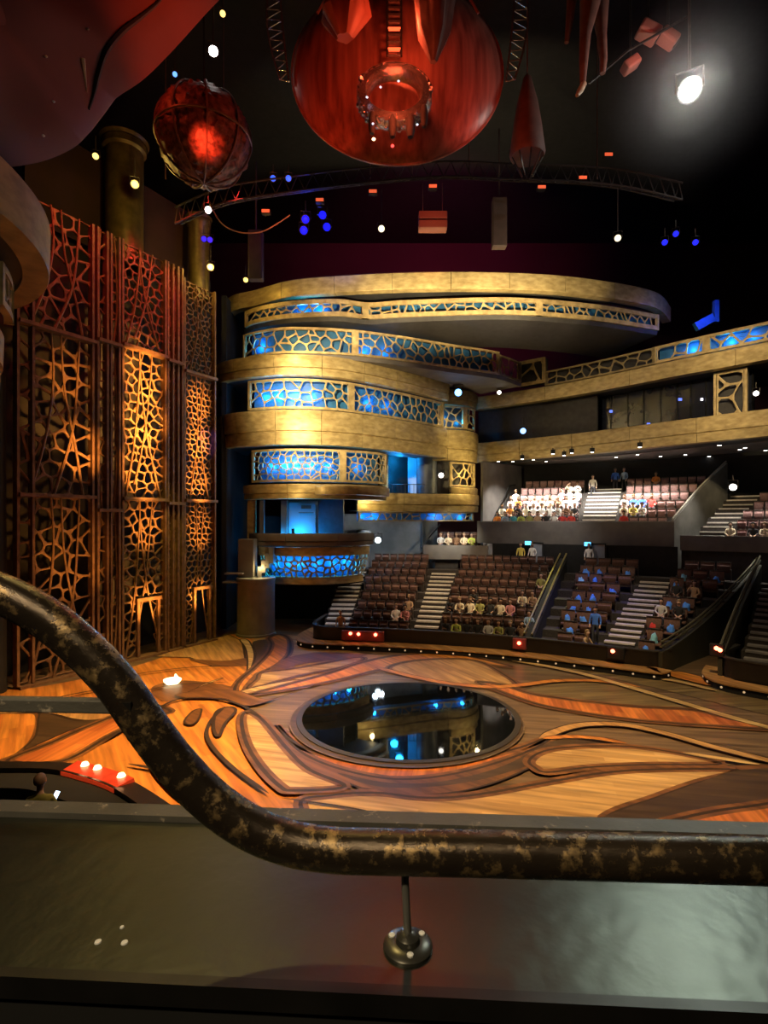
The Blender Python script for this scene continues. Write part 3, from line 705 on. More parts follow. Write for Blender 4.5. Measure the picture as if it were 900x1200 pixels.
tier = thing('seating_tier', 'lower seating tier rising from the stage edge in nine dark rows', 'seating tier', pol(36, 20, 0))
mb = MB()
for i in range(NR):
    R, z = rowR(i), rowZ(i); e1 = side_phi(R)-0.25
    mb.sweep(arc(R-0.5, 4.5, e1, 0.5), [(0, 0), (0, z), (-RP-0.0, z), (-RP, 0)])
mb.build('stepped_deck', TREAD, tier)
FW = Curve([pol(R, f).xy for R, f in ((34.5, 4.3), (33, 4.0), (31.6, 3.95), (30.85, 4.6), (30.5, 6.0), (30.5, 10), (30.5, 15), (30.5, 20), (30.5, 25), (30.5, 30), (30.5, 33.8), (30.55, 34.8), (30.9, 35.35), (31.6, 35.75))], 0.25)
mb = MB(); mb.sweep(FW, [(-0.12, 0), (0, 0), (0, 0.93), (-0.12, 0.93)]); mb.build('front_wall', BLKGLOSS, tier, smooth=True)
mb = MB(); mb.sweep(FW, [(-0.17, 0.93), (0.04, 0.93), (0.04, 0.985), (-0.17, 0.985)]); mb.build('wall_cap', DARK, tier, smooth=True)
SW = Curve([pol(R, side_phi(R)).xy for R in (30.6, 33, 36, 39, 41.4)], 0.4)
def side_wall(c, z0f, name, m, root, thick=0.16):
    mb = MB(); k = len(c.s); vs = []
    for i, u in enumerate(c.s):
        z = z0f(u/c.len)
        for o, zz in ((0, 0), (0, z), (-thick, z), (-thick, 0)):
            vs.append(c.xyz(u, zz, o))
    fs = []
    for i in range(k-1):
        for j in range(4): fs.append((i*4+j, i*4+(j+1) % 4, i*4+4+(j+1) % 4, i*4+4+j))
    fs += [(3, 2, 1, 0), tuple((k-1)*4+j for j in range(4))]
    mb.add(vs, fs); return mb.build(name, m, root)
sagf = lambda t: 0.95+3.1*(0.2*t+0.8*t*t)
side_wall(SW, sagf, 'side_wall', SIDEW, tier)
def rail_along(c, zf, offs, m, root, r=0.035, name='handrail'):
    for dz, o in offs:
        mb = MB(); mb.tube([c.xyz(u, zf(u/c.len)+dz, o) for u in c.s], r, 6); mb.build(name, m, root, smooth=True)
RAILM = mat('grey_green_rail', (0.23, 0.22, 0.16), 0.4, 0.5, (0.16, 0.155, 0.11), 10)
rail_along(SW, lambda t: sagf(t)+0.22, [(0.0, -0.08), (0.2, -0.08)], RAILM, tier, 0.045)
mb = MB(); mb.sweep(arc(41.25, 18.9, 34.3, 0.5), [(0, 0), (0, 4.95), (-0.2, 4.95), (-0.2, 0)]); mb.build('rear_wall', BLACK, tier)

def tread(root, R, f0, f1, zt, zb, dep, nose, w_=0.3):
    mb = MB(); mb.sweep(arc(R, f0, f1, 0.6), [(0, zb), (0.0, zt), (-dep, zt), (-dep, zb)])
    t = mb.build('stair_tread', TREAD, root)
    mb = MB(); mb.sweep(arc(R, f0, f1, 0.6), [(0.018, zt-0.07), (0.018, zt+0.014), (-w_, zt+0.014), (-w_, zt+0.004), (0.004, zt+0.004), (0.004, zt-0.07)]); mb.build('step_edge', nose, t)
def stairs(f0, f1, rows, rR, rZ, rp, dz, root, nose=NOSE):
    for i in rows:
        tread(root, rR(i)-0.5, f0, f1, rZ(i)+0.024, rZ(i)+0.006, rp/2-0.01, nose)
        tread(root, rR(i)-0.5+rp/2, f0, f1, rZ(i)+dz/2, rZ(i)+0.006, rp/2-0.03, nose)
st = thing('stair_flight', 'curved side stair flight at the tower end of the lower tier', 'stairs', pol(32, 5.7, 0), 'stair flights through the seats')
stairs(4.7, 7.0, range(NR-1), rowR, rowZ, RP, DZ, st, NOSE)
st = thing('stair_flight', 'bright stair flight between the first two seat blocks of the lower tier', 'stairs', pol(32, 14.6, 0), 'stair flights through the seats')
stairs(13.5, 15.8, range(NR-1), rowR, rowZ, RP, DZ, st)
st = thing('stair_flight', 'stair flight between the blue towel seats and the dark sloping side wall block', 'stairs', pol(32, 31.6, 0), 'stair flights through the seats')
for i_ in range(NR-1): stairs(30.15+.24*i_, 32.5+.24*i_, [i_], rowR, rowZ, RP, DZ, st)

# double rail on a black fin between the second and third block
fin = tier
FC = Curve([pol(R, 25.0+(R-31)*0.07).xy for R in (31.0, 34, 37, 40.6)], 0.5)
ff = lambda t: 0.75+3.35*t
side_wall(FC, ff, 'fin_wall', BLACK, fin, 0.45)
rail_along(FC, lambda t: ff(t)+0.3, [(0, -0.04), (0.0, -0.42)], BRASS, fin, 0.05)
for t in (0.02, 0.25, 0.5, 0.75, 0.98):
    for o in (-0.04, -0.42):
        mb = MB(); u = FC.len*t; mb.tube([FC.xyz(u, ff(t)-0.05, o), FC.xyz(u, ff(t)+0.3, o)], 0.025, 6); mb.build('rail_post', STEEL, fin)

# stage step with its row of little lamps
LIPC = Curve([pol(R, f).xy for R, f in ((33.6, 3.1), (32, 2.55), (30.6, 2.7), (29.85, 3.8), (29.6, 5.6), (29.6, 10), (29.6, 15), (29.65, 20), (29.65, 25), (29.6, 30), (29.6, 34.5), (29.7, 35.5), (30.4, 36.0))], 0.25)
def stage_step(label, c, n, tops, first=True):
    root = thing('stage_step', label, 'step', c.xyz(c.len/2, 0))
    mb = MB(); mb.sweep(c, [(-0.84, 0), (0, 0), (0.0, 0.26), (-0.84, 0.26)]); mb.build('riser', BLACK, root)
    mb = MB(); mb.sweep(c, [(-0.84, 0.26), (0.05, 0.26), (0.05, 0.31), (-0.84, 0.31)]); mb.build('tread_top', tops, root)
    for i in range(n):
        u = c.len*(i+0.7)/n; p = c.xyz(u, 0.14, 0.0); nn = c.nor(u); R = Matrix.Rotation(atan2(nn.y, nn.x), 3, 'Z')@Matrix.Rotation(pi/2, 3, 'Y')
        mb = MB(); mb.lathe([(0.042, -0.01), (0.042, 0.02), (0.03, 0.03), (0, 0.034)], p, 10, 0, R); mb.build('step_lamp', emat('step_lamp_glow', (1.0, 0.72, 0.42), 0.35), root)
    return root
stage_step('curved black stage step dotted with small lamps under the lower tier', LIPC, 27, MATS['stage_wood_tan_diagonal'])

# second lower tier at the frame edge
tier2 = thing('seating_tier', 'dark rounded end of the neighbouring lower tier at the frame edge', 'seating tier', pol(33, 44, 0))
FW2 = Curve([pol(R, f).xy for R, f in ((33.6, 39.6), (32, 39.1), (31, 39.15), (30.5, 40.0), (30.4, 42), (30.4, 46), (30.4, 52))], 0.25)
mb = MB(); mb.sweep(FW2, [(-0.12, 0), (0, 0), (0, 1.05), (-0.12, 1.05)]); mb.build('front_wall', BLKGLOSS, tier2, smooth=True)
mb = MB(); mb.sweep(FW2, [(-0.17, 1.05), (0.04, 1.05), (0.04, 1.11), (-0.17, 1.11)]); mb.build('wall_cap', DARK, tier2, smooth=True)
mb = MB()
for i in range(NR):
    R, z = rowR(i), rowZ(i); mb.sweep(arc(R-0.5, 39.9+0.02*i, 52, 0.6), [(0, 0), (0, z), (-RP, z), (-RP, 0)])
mb.build('stepped_deck', TREAD, tier2)
SW2 = Curve([pol(R, f).xy for R, f in ((30.7, 39.35), (34, 39.5), (37, 39.7), (41, 40.0))], 0.4)
s2 = lambda t: 1.0+3.1*t
side_wall(SW2, s2, 'side_wall', SIDEW, tier2)
rail_along(SW2, lambda t: s2(t)+0.25, [(0.0, -0.08), (0.22, -0.08)], RAILM, tier2, 0.05)
st = thing('stair_flight', 'grey stair flight climbing the neighbouring tier at the frame edge', 'stairs', pol(31.5, 41.6, 0), 'stair flights through the seats')
stairs(40.2, 43.0, range(NR-1), rowR, rowZ, RP, DZ, st, mat('grey_step_edge', (0.3, 0.3, 0.31), 0.5))
LIP2 = Curve([pol(R, f).xy for R, f in ((32.2, 38.0), (30.8, 38.1), (29.9, 38.9), (29.5, 40.4), (29.4, 44), (29.4, 52))], 0.25)
stage_step('curved black stage step under the neighbouring tier at the frame edge', LIP2, 12, MATS['stage_wood_tan_diagonal'])

# upper tier
UR0, UP, UZ0, UDZ, UN = 42.6, 0.98, 5.72, 0.56, 6
uR = lambda i: UR0+UP*i
uZ = lambda i: UZ0+UDZ*i
ut = thing('seating_tier', 'upper seating tier with brightly lit rows under the long balcony', 'seating tier', pol(45, 26, 5))
mb = MB()
for i in range(UN):
    e1 = 33.75+0.42*i; mb.sweep(arc(uR(i)-0.5, 18.3+0.3*i, e1, 0.6), [(0, 4.9), (0, uZ(i)), (-UP, uZ(i)), (-UP, 4.9)])
mb.build('stepped_deck', TREAD, ut)
mb = MB(); mb.sweep(arc(41.6, 17.4, 34.0, 0.4), [(-0.22, 4.95), (0, 4.95), (0.03, 6.4), (-0.22, 6.4)]); mb.build('parapet', CONC, ut)
mb = MB(); mb.sweep(arc(41.6, 17.4, 34.0, 0.4), [(-0.26, 6.4), (0.06, 6.4), (0.06, 6.46), (-0.26, 6.46)]); mb.build('parapet_cap', GREY, ut)
mb = MB(); mb.sweep(arc(48.9, 20.6, 44, 0.6), [(-0.2, 5), (0, 5), (0, 11.2), (-0.2, 11.2)]); mb.build('rear_wall', BLACK, ut)
st = thing('stair_flight', 'white lit stair flight between the two blocks of the upper tier', 'stairs', pol(43, 27.8, 5.7), 'stair flights through the seats')
stairs(26.5, 29.2, range(UN), uR, uZ, UP, UDZ, st)
USW = Curve([pol(R, f).xy for R, f in ((41.7, 34.0), (44, 34.9), (46, 35.7), (48.7, 36.9))], 0.4)
us = lambda t: 6.5+3.9*t
side_wall(USW, us, 'side_wall', GREY, ut, 0.2)
rail_along(USW, lambda t: us(t)+0.12, [(0, -0.1)], NOSE, ut, 0.05)
# corner tier beside it
ft = thing('seating_tier', 'corner seating tier beyond the sloping grey side wall', 'seating tier', pol(44, 40, 5))
FN = 6
fR = lambda i: 42.3+0.95*i
fZ = lambda i: 5.0+0.56*i
mb = MB()
for i in range(FN): mb.sweep(arc(fR(i)-0.5, 34.75+0.42*i, 48, 0.6), [(0, 4.3), (0, fZ(i)), (-0.95, fZ(i)), (-0.95, 4.3)])
mb.build('stepped_deck', TREAD, ft)
mb = MB(); mb.sweep(arc(41.4, 34.45, 48, 0.4), [(-0.2, 4.75), (0, 4.75), (0, 5.62), (-0.2, 5.62)]); mb.build('parapet', CONC, ft)
mb = MB(); mb.sweep(arc(41.45, 34.5, 48, 0.5), [(-0.5, 0), (-0.3, 0), (-0.3, 4.74), (-0.5, 4.74)]); mb.build('lower_wall', DARK, ft)
st = thing('stair_flight', 'stair flight climbing along the sloping grey side wall', 'stairs', pol(43, 36, 5), 'stair flights through the seats')
for i in range(FN):
    for k in (0, 1):
        o = 34.95+0.42*(i+k*0.5); tread(st, fR(i)-0.5+0.475*k, o, o+2.0, fZ(i)+(0.024 if k == 0 else 0.28), fZ(i)+0.006, 0.45, NOSE, 0.22)
# box of two rows between tower wall and upper tier
bt = thing('seating_tier', 'small two row seating box between the grey tower wall and upper tier', 'seating tier', pol(41, 16, 4))
bR = lambda i: 41.6+0.95*i
bZ = lambda i: 4.25+0.42*i
mb = MB()
for i in range(2): mb.sweep(arc(bR(i)-0.5, 12.0, 17.6, 0.5), [(0, 3.6), (0, bZ(i)), (-0.95, bZ(i)), (-0.95, 3.6)])
mb.build('stepped_deck', TREAD, bt)
mb = MB(); mb.sweep(arc(40.62, 12.4, 18.6, 0.4), [(-0.14, 3.85), (0, 3.85), (0.02, 4.82), (-0.14, 4.82)]); mb.build('parapet', CONC, bt)
mb = MB(); mb.sweep(arc(40.9, 13.5, 15.7, 0.4), [(-0.1, 2.9), (0, 2.9), (0, 3.9), (-0.1, 3.9)]); mb.build('under_panel', DARK, bt)
BW = Curve([pol(R, f).xy for R, f in ((40.75, 12.2), (42, 12.6), (44, 13.4))], 0.4)
rail_along(BW, lambda t: 4.6+1.6*t, [(0, 0)], STEEL, bt, 0.05)
# side wall of the upper tier towards the pillar
mb = MB(); A_, B__ = Vector((7.35, 40.6)), pol(49, 20.4).xy; cc = Curve([A_, A_.lerp(B__, 0.5), B__], 0.5)
struct(side_wall(cc, lambda t: 10.9, 'wall_upper_side', DGREY, None, 0.2))
hr = thing('stair_rail', 'black stair rail sloping up the grey brown wall beside the upper tier', 'rail', cc.xyz(0.5, 5))
mb = MB(); mb.tube([cc.xyz(0.2, 5.6, 0.25), cc.xyz(cc.len*0.35, 7.6, 0.25), cc.xyz(cc.len*0.6, 9.2, 0.25), cc.xyz(cc.len*0.75, 9.3, 0.25)], 0.05, 6); mb.build('bar', BLACK, hr)
mb = MB(); mb.tube([cc.xyz(0.2, 5.1, 0.25), cc.xyz(cc.len*0.35, 7.1, 0.25), cc.xyz(cc.len*0.6, 8.7, 0.25)], 0.03, 6); mb.build('lower_bar', BLACK, hr)

# doorways under the upper parapet
DOORG = mat('lit_doorway_panel', (0.30, 0.33, 0.38), 0.6, 0, (0.24, 0.27, 0.31), 2)
for n, (f, nm) in enumerate(((22.9, 'a'), (28.2, 'b'))):

    mb = MB(); mb.box(pol(41.2, f, 4.05), (0.75, 0.1, 1.9), radians(-f)); d = struct(mb.build('door_%d' % (n+1), DOORG))
    mb = MB()
    for sx in (-0.42, 0.42): mb.box(pol(41.15, f+math.degrees(sx/41.15), 4.05), (0.07, 0.14, 2.0), radians(-f))
    mb.box(pol(41.15, f, 5.03), (0.9, 0.14, 0.07), radians(-f)); mb.build('door_frame', BLACK, d)
for f, nm in ((22.2, 'blue exit lamp over the doorway behind the yellow jacketed usher'), (27.35, 'blue exit lamp over the doorway behind the blue towel seats')):
    p = pol(41.0, f, 5.02); s = thing('exit_lamp', nm, 'lamp', p)
    mb = MB(); mb.box(p, (0.42, 0.14, 0.3), radians(-f), bev=0.03); mb.build('casing', BLACK, s)
    mb = MB(); mb.box(pol(40.92, f, 5.02), (0.38, 0.04, 0.25), radians(-f)); mb.build('lit_face', emat('exit_blue_glow', (0.12, 0.55, 1.0), 2.2), s)

# ---------------------------------------------------------------- a seat and its copies
def seat_proto(name, wd, fab):
    root = bpy.data.objects.new(name, None); COL.objects.link(root); root['_w'] = (0, 0, 0)
    mb = MB()
    mb.box((-wd/2+0.025, -0.02, 0.61), (0.05, 0.42, 0.05), bev=0.015); mb.box((wd/2-0.025, -0.02, 0.61), (0.05, 0.42, 0.05), bev=0.015)
    mb.box((-wd/2+0.025, 0.03, 0.3), (0.045, 0.3, 0.6)); mb.box((wd/2-0.025, 0.03, 0.3), (0.045, 0.3, 0.6)); mb.box((0, 0.12, 0.36), (wd-0.1, 0.06, 0.08))
    mb.build('arm_frame', SEATW, root)
    mb = MB(); mb.box((0, 0.22, 0.72), (wd-0.06, 0.11, 0.56), rot=Matrix.Rotation(radians(-10), 3, 'X'), bev=0.045)
    mb.box((0, 0.205, 0.98), (wd-0.06, 0.09, 0.05), rot=Matrix.Rotation(radians(-10), 3, 'X'), bev=0.02, mi=1)
    mb.build('backrest', [fab, SEATW], root, smooth=True)
    mb = MB(); mb.box((0, -0.21, 0.0), (wd-0.12, 0.42, 0.11), bev=0.04)
    c = mb.build('seat_cushion', fab, None, (0, 0, 0), smooth=True); c.parent = root; c.location = (0, 0.14, 0.44); c.rotation_euler = (radians(-72), 0, 0)
    return root
P_STD = seat_proto('theatre_seat', 0.53, SEATF)
P_WIDE = seat_proto('theatre_seat', 0.74, SEATF)
P_UP = seat_proto('theatre_seat', 0.53, SEATP)
USED = {}
def place_seat(proto, p, phi, label, down, group):
    if proto.name not in USED:
        USED[proto.name] = 1; r = proto; kids = list(proto.children)
    else:
        r = proto.copy(); COL.objects.link(r); kids = []
        for ch in proto.children:
            c = ch.copy(); COL.objects.link(c); c.parent = r; kids.append(c)
    r.location = p; r.rotation_euler = (0, 0, radians(-phi))
    tag(r, label, 'seat', group)
    for c in kids:
        if c.name.startswith('seat_cushion'):
            c.rotation_euler = (radians(0 if down else -72), 0, 0); c.location.z = 0.31 if down else 0.44
    return r
SEATS = []
def block(key, where, proto, wide, rows, RF, ZF, f0, f1, word, desc, start='left'):
    for i in rows:
        R = RF(i); a, b = f0(i), f1(i)
        L = radians(b-a)*R; n = int(L/wide); st_ = math.degrees(wide/R)
        ofs = (b-a-n*st_)/2
        for k in range(n):
            f = a+ofs+(k+0.5)*st_
            SEATS.append(dict(key=key, where=where, proto=proto, row=i, k=k if start == 'left' else n-1-k, n=n, f=f, p=pol(R, f, ZF(i)+0.004), word=word, desc=desc, kid=None))
block('A', 'lower curved-stairs block', P_STD, 0.545, range(9), rowR, rowZ, lambda i: 7.3, lambda i: 13.3, 'bright stairs', 'brown', 'right')
block('B', 'lower yellow-rail block', P_STD, 0.545, range(9), rowR, rowZ, lambda i: 16.0, lambda i: 24.7, 'bright stairs', 'brown')
block('C', 'lower blue-towel block', P_WIDE, 0.77, range(9), rowR, rowZ, lambda i: 26.25+0.07*i, lambda i: 30.05+.24*i, 'yellow rails', 'wide brown')
block('D', 'lower side-wall block', P_WIDE, 0.77, range(9), rowR, rowZ, lambda i: 32.65+.24*i, lambda i: side_phi(rowR(i))-0.75, 'aisle stairs', 'wide brown')
block('U', 'upper grey-wall block', P_UP, 0.545, range(6), uR, uZ, lambda i: 18.5+0.45*i, lambda i: 26.3, 'white stairs', 'rose brown', 'right')
block('V', 'upper sloping-wall block', P_UP, 0.545, range(6), uR, uZ, lambda i: 29.4, lambda i: 33.6+0.42*i, 'white stairs', 'rose brown')
block('W', 'upper corner tier', P_UP, 0.545, range(6), fR, fZ, lambda i: 37.3+0.45*i, lambda i: 42.0, 'slope stairs', 'rose brown')
block('X', 'two-row box', P_STD, 0.545, range(2), bR, bZ, lambda i: 13.3, lambda i: 17.5, 'grey wall', 'brown')
def project(v): return (CX+F*v.x/v.y, CY-F*(v.z-EYE)/v.y)

# ---------------------------------------------------------------- people
SKINS = [mat('skin_light', (0.62, 0.40, 0.29), 0.55, 0, (0.54, 0.33, 0.24), 20), mat('skin_tan', (0.47, 0.28, 0.18), 0.55, 0, (0.4, 0.23, 0.15), 20), mat('skin_brown', (0.28, 0.155, 0.095), 0.55, 0, (0.23, 0.125, 0.075), 20)]
SHIRT = tint_mat('dyed_shirt_cloth', 0.85)
PANTS = mat('dark_trouser_cloth', (0.045, 0.047, 0.06), 0.85, 0, (0.03, 0.032, 0.042), 30)
SHOE = mat('shoe_leather', (0.03, 0.025, 0.022), 0.5)
EYEM = mat('eye_dark', (0.02, 0.015, 0.012), 0.2)
HAIRM = tint_mat('hair_strands', 0.6, 1.0)
def figure(kind):
    V = []; E = []; Rr = []
    def v(p, r, par=None):
        V.append(p); Rr.append(r if isinstance(r, tuple) else (r, r))
        if par is not None: E.append((par, len(V)-1))
        return len(V)-1
    seated = kind != 'standing' and kind != 'crouching'
    lean = {'seated': 0.0, 'leaning': -0.16, 'turned': 0.03, 'standing': -0.02, 'crouching': -0.2}[kind]
    h = 0.50 if seated else (0.96 if kind == 'standing' else 0.42)
    pe = v((0, 0.05, h), (0.15, 0.125))
    sp = v((0, 0.07+lean*0.35, h+0.2), (0.14, 0.11), pe)
    ch = v((0, 0.08+lean*0.75, h+0.40), (0.165, 0.115), sp)
    nb = v((0, 0.075+lean, h+0.55), (0.075, 0.07), ch)
    nk = v((0, 0.05+lean, h+0.63), 0.056, nb)
    hx = 0.03 if kind == 'turned' else 0.0
    jw = v((hx*0.5, 0.015+lean, h+0.69), (0.07, 0.075), nk)
    hd = v((hx, 0.03+lean, h+0.77), (0.082, 0.098), jw)
    tp = v((hx, 0.04+lean, h+0.855), (0.066, 0.08), hd)
    v((hx*1.6, -0.088+lean, h+0.755), 0.017, hd)                       # nose
    for s in (-1, 1): v((hx+s*0.088, 0.04+lean, h+0.765), 0.016, hd)   # ears
    hands = []
    for s in (-1, 1):
        sh = v((s*0.18, 0.08+lean*0.85, h+0.50), 0.066, ch)
        if kind == 'seated': el, wr = (s*0.25, -0.0, h+0.26), (s*0.11, -0.2, h+0.16)
        elif kind == 'leaning': el, wr = (s*0.23, -0.2, h+0.22), (s*0.06, -0.33, h+0.33 if s > 0 else h+0.2)
        elif kind == 'turned': el, wr = ((s*0.27, -0.03, h+0.25), (s*0.2, -0.26, h+0.2)) if s > 0 else ((s*0.28, -0.06, h+0.3), (s*0.12, -0.16, h+0.58))
        elif kind == 'standing': el, wr = (s*0.25, 0.05, h+0.22), (s*0.24, -0.1, h+0.02)
        else: el, wr = (s*0.26, -0.25, h+0.25), (s*0.12, -0.42, h+0.12)
        e = v(el, 0.046, sh); w_ = v(wr, 0.032, e)
        a, b = Vector(el), Vector(wr); d = (b-a).normalized(); pm = b+d*0.07
        pl = v(tuple(pm), (0.040, 0.022), w_); hands.append(pm)
        side = Vector((1, 0, 0))
        side = (side-d*side.dot(d)).normalized(); dn = Vector((0, 0, -1)); dn = (dn-d*dn.dot(d)); dn = dn.normalized() if dn.length > 1e-3 else Vector((0, 1, 0))
        for q, ln in ((-0.027, 0.058), (-0.009, 0.07), (0.009, 0.066), (0.027, 0.05)):
            m1 = pm+side*q*1.15+d*0.045
            k1 = v(tuple(m1), 0.0105, pl); v(tuple(m1+d*ln*0.6+dn*ln*0.55), 0.008, k1)
        t1 = pm-side*s*0.045+d*0.0; k1 = v(tuple(t1), 0.012, w_); v(tuple(t1-side*s*0.006+d*0.045+dn*0.02), 0.010, k1)
        hp = v((s*0.095, 0.03, h-0.02), (0.095, 0.09), pe)
        if seated:
            kn = v((s*0.12, -0.40, 0.51), 0.066, hp); ck = v((s*0.12, -0.385, 0.33), 0.056, kn); an = v((s*0.12, -0.37, 0.09), 0.038, ck); v((s*0.14, -0.55, 0.045), 0.036, an)
        elif kind == 'standing':
            kn = v((s*0.11, 0.01+0.06*s, 0.50), 0.062, hp); ck = v((s*0.11, 0.05+0.08*s, 0.34), 0.056, kn); an = v((s*0.11, 0.06+0.1*s, 0.085), 0.04, ck); v((s*0.13, -0.12+0.1*s, 0.04), 0.038, an)
        else:
            kn = v((s*0.16, -0.38, 0.5 if s > 0 else 0.42), 0.066, hp); ck = v((s*0.15, -0.26, 0.28), 0.056, kn); an = v((s*0.14, -0.18, 0.085), 0.04, ck); v((s*0.15, -0.36, 0.04), 0.036, an)
    me = bpy.data.meshes.new('fig'); me.from_pydata(V, E, []); o = bpy.data.objects.new('fig', me); COL.objects.link(o)
    md = o.modifiers.new('s', 'SKIN'); sv = me.skin_vertices[0].data
    for i, r in enumerate(Rr): sv[i].radius = r
    sv[0].use_root = True; md.use_smooth_shade = True; md.branch_smoothing = 0.4
    ss = o.modifiers.new('u', 'SUBSURF'); ss.levels = 1; ss.render_levels = 1
    dg = bpy.context.evaluated_depsgraph_get(); ev = o.evaluated_get(dg); nm = bpy.data.meshes.new_from_object(ev)
    bpy.data.objects.remove(o)
    nm.materials.clear()
    for m in (SKINS[0], SHIRT, PANTS, SHOE): nm.materials.append(m)
    for p in nm.polygons:
        c = p.center; mi = 1
        if c.z > h+0.575: mi = 0
        elif min((c-hp_).length for hp_ in hands) < 0.125: mi = 0
        elif c.z < 0.1: mi = 3
        elif c.z < h+0.03 or (seated and c.y < -0.06 and c.z < 0.6 and abs(c.x) < 0.2 and c.z < h+0.09): mi = 2
        p.material_index = mi; p.use_smooth = True
    return nm, Vector((hx, 0.035+lean, h+0.79)), h
def hair_mesh(c, long_):
    mb = MB(); n, m = 14, 8; vs = []
    bm = bmesh.new(); bmesh.ops.create_uvsphere(bm, u_segments=16, v_segments=12, radius=1)
    dele = [v for v in bm.verts if (v.co.y < -0.35 and v.co.z < 0.45) or (v.co.z < (-0.55 if not long_ else -2))]
    bmesh.ops.delete(bm, geom=dele, context='VERTS')
    for v in bm.verts:
        z = v.co.z
        if long_ and z < 0 and v.co.y > -0.3: v.co.z = z*2.3; v.co.x *= 0.95
        v.co = Vector((v.co.x*0.096, v.co.y*0.11+0.012, v.co.z*0.115+0.012))+c
    r = bmesh.ops.solidify(bm, geom=bm.faces[:], thickness=-0.012)
    me = bpy.data.meshes.new('hair'); bm.to_mesh(me); bm.free(); me.materials.append(HAIRM)
    for p in me.polygons: p.use_smooth = True
    return me
def eye_mesh(c):
    mb = MB()
    for s in (-1, 1): mb.box(c+Vector((s*0.033, -0.088, -0.005)), (0.022, 0.02, 0.012), bev=0.004)
    mb.box(c+Vector((0, -0.083, -0.075)), (0.045, 0.016, 0.009), bev=0.003)
    o = mb.build('face', EYEM); me = o.data; bpy.data.objects.remove(o); return me
FIG = {}
for kd in ('seated', 'leaning', 'turned', 'standing', 'crouching'):
    nm, hc, hh = figure(kd); FIG[kd] = (nm, hair_mesh(hc, False), hair_mesh(hc, True), eye_mesh(hc), hc)
COLS = {'white': (0.82, 0.80, 0.76), 'cream': (0.72, 0.62, 0.44), 'pale grey': (0.5, 0.5, 0.5), 'black': (0.02, 0.02, 0.022), 'red': (0.6, 0.05, 0.04), 'orange': (0.75, 0.26, 0.05), 'yellow': (0.7, 0.58, 0.12), 'blue': (0.05, 0.16, 0.62), 'olive': (0.33, 0.33, 0.1), 'pink': (0.62, 0.25, 0.25), 'brown': (0.2, 0.11, 0.06), 'tan': (0.45, 0.3, 0.18), 'pale blue': (0.35, 0.5, 0.7), 'teal': (0.05, 0.3, 0.4), 'lime': (0.5, 0.6, 0.12)}
HAIRC = [(0.02, 0.013, 0.009), (0.05, 0.028, 0.014), (0.14, 0.08, 0.035), (0.3, 0.2, 0.1), (0.012, 0.011, 0.012)]
prnd = random.Random(5)
def person(kd, loc, rz, shirt, label, hair=None, lng=None, skin=None, group=None, scale=1.0):
    nm, hs, hl, ey, hc = FIG[kd]
    o = bpy.data.objects.new('person', nm); COL.objects.link(o); o.location = loc; o.rotation_euler = (0, 0, rz)
    o.scale = (scale,)*3
    o.color = (*COLS[shirt], 1)
    sk = skin if skin is not None else prnd.choice((0, 0, 1, 1, 2))
    o.material_slots[0].link = 'OBJECT'; o.material_slots[0].material = SKINS[sk]
    tag(o, label, 'person', group)
    lng = prnd.random() < 0.35 if lng is None else lng
    h = bpy.data.objects.new('hair', hl if lng else hs); COL.objects.link(h); h.parent = o; h.color = (*(hair or prnd.choice(HAIRC)), 1)
    e = bpy.data.objects.new('face', ey); COL.objects.link(e); e.parent = o
    return o
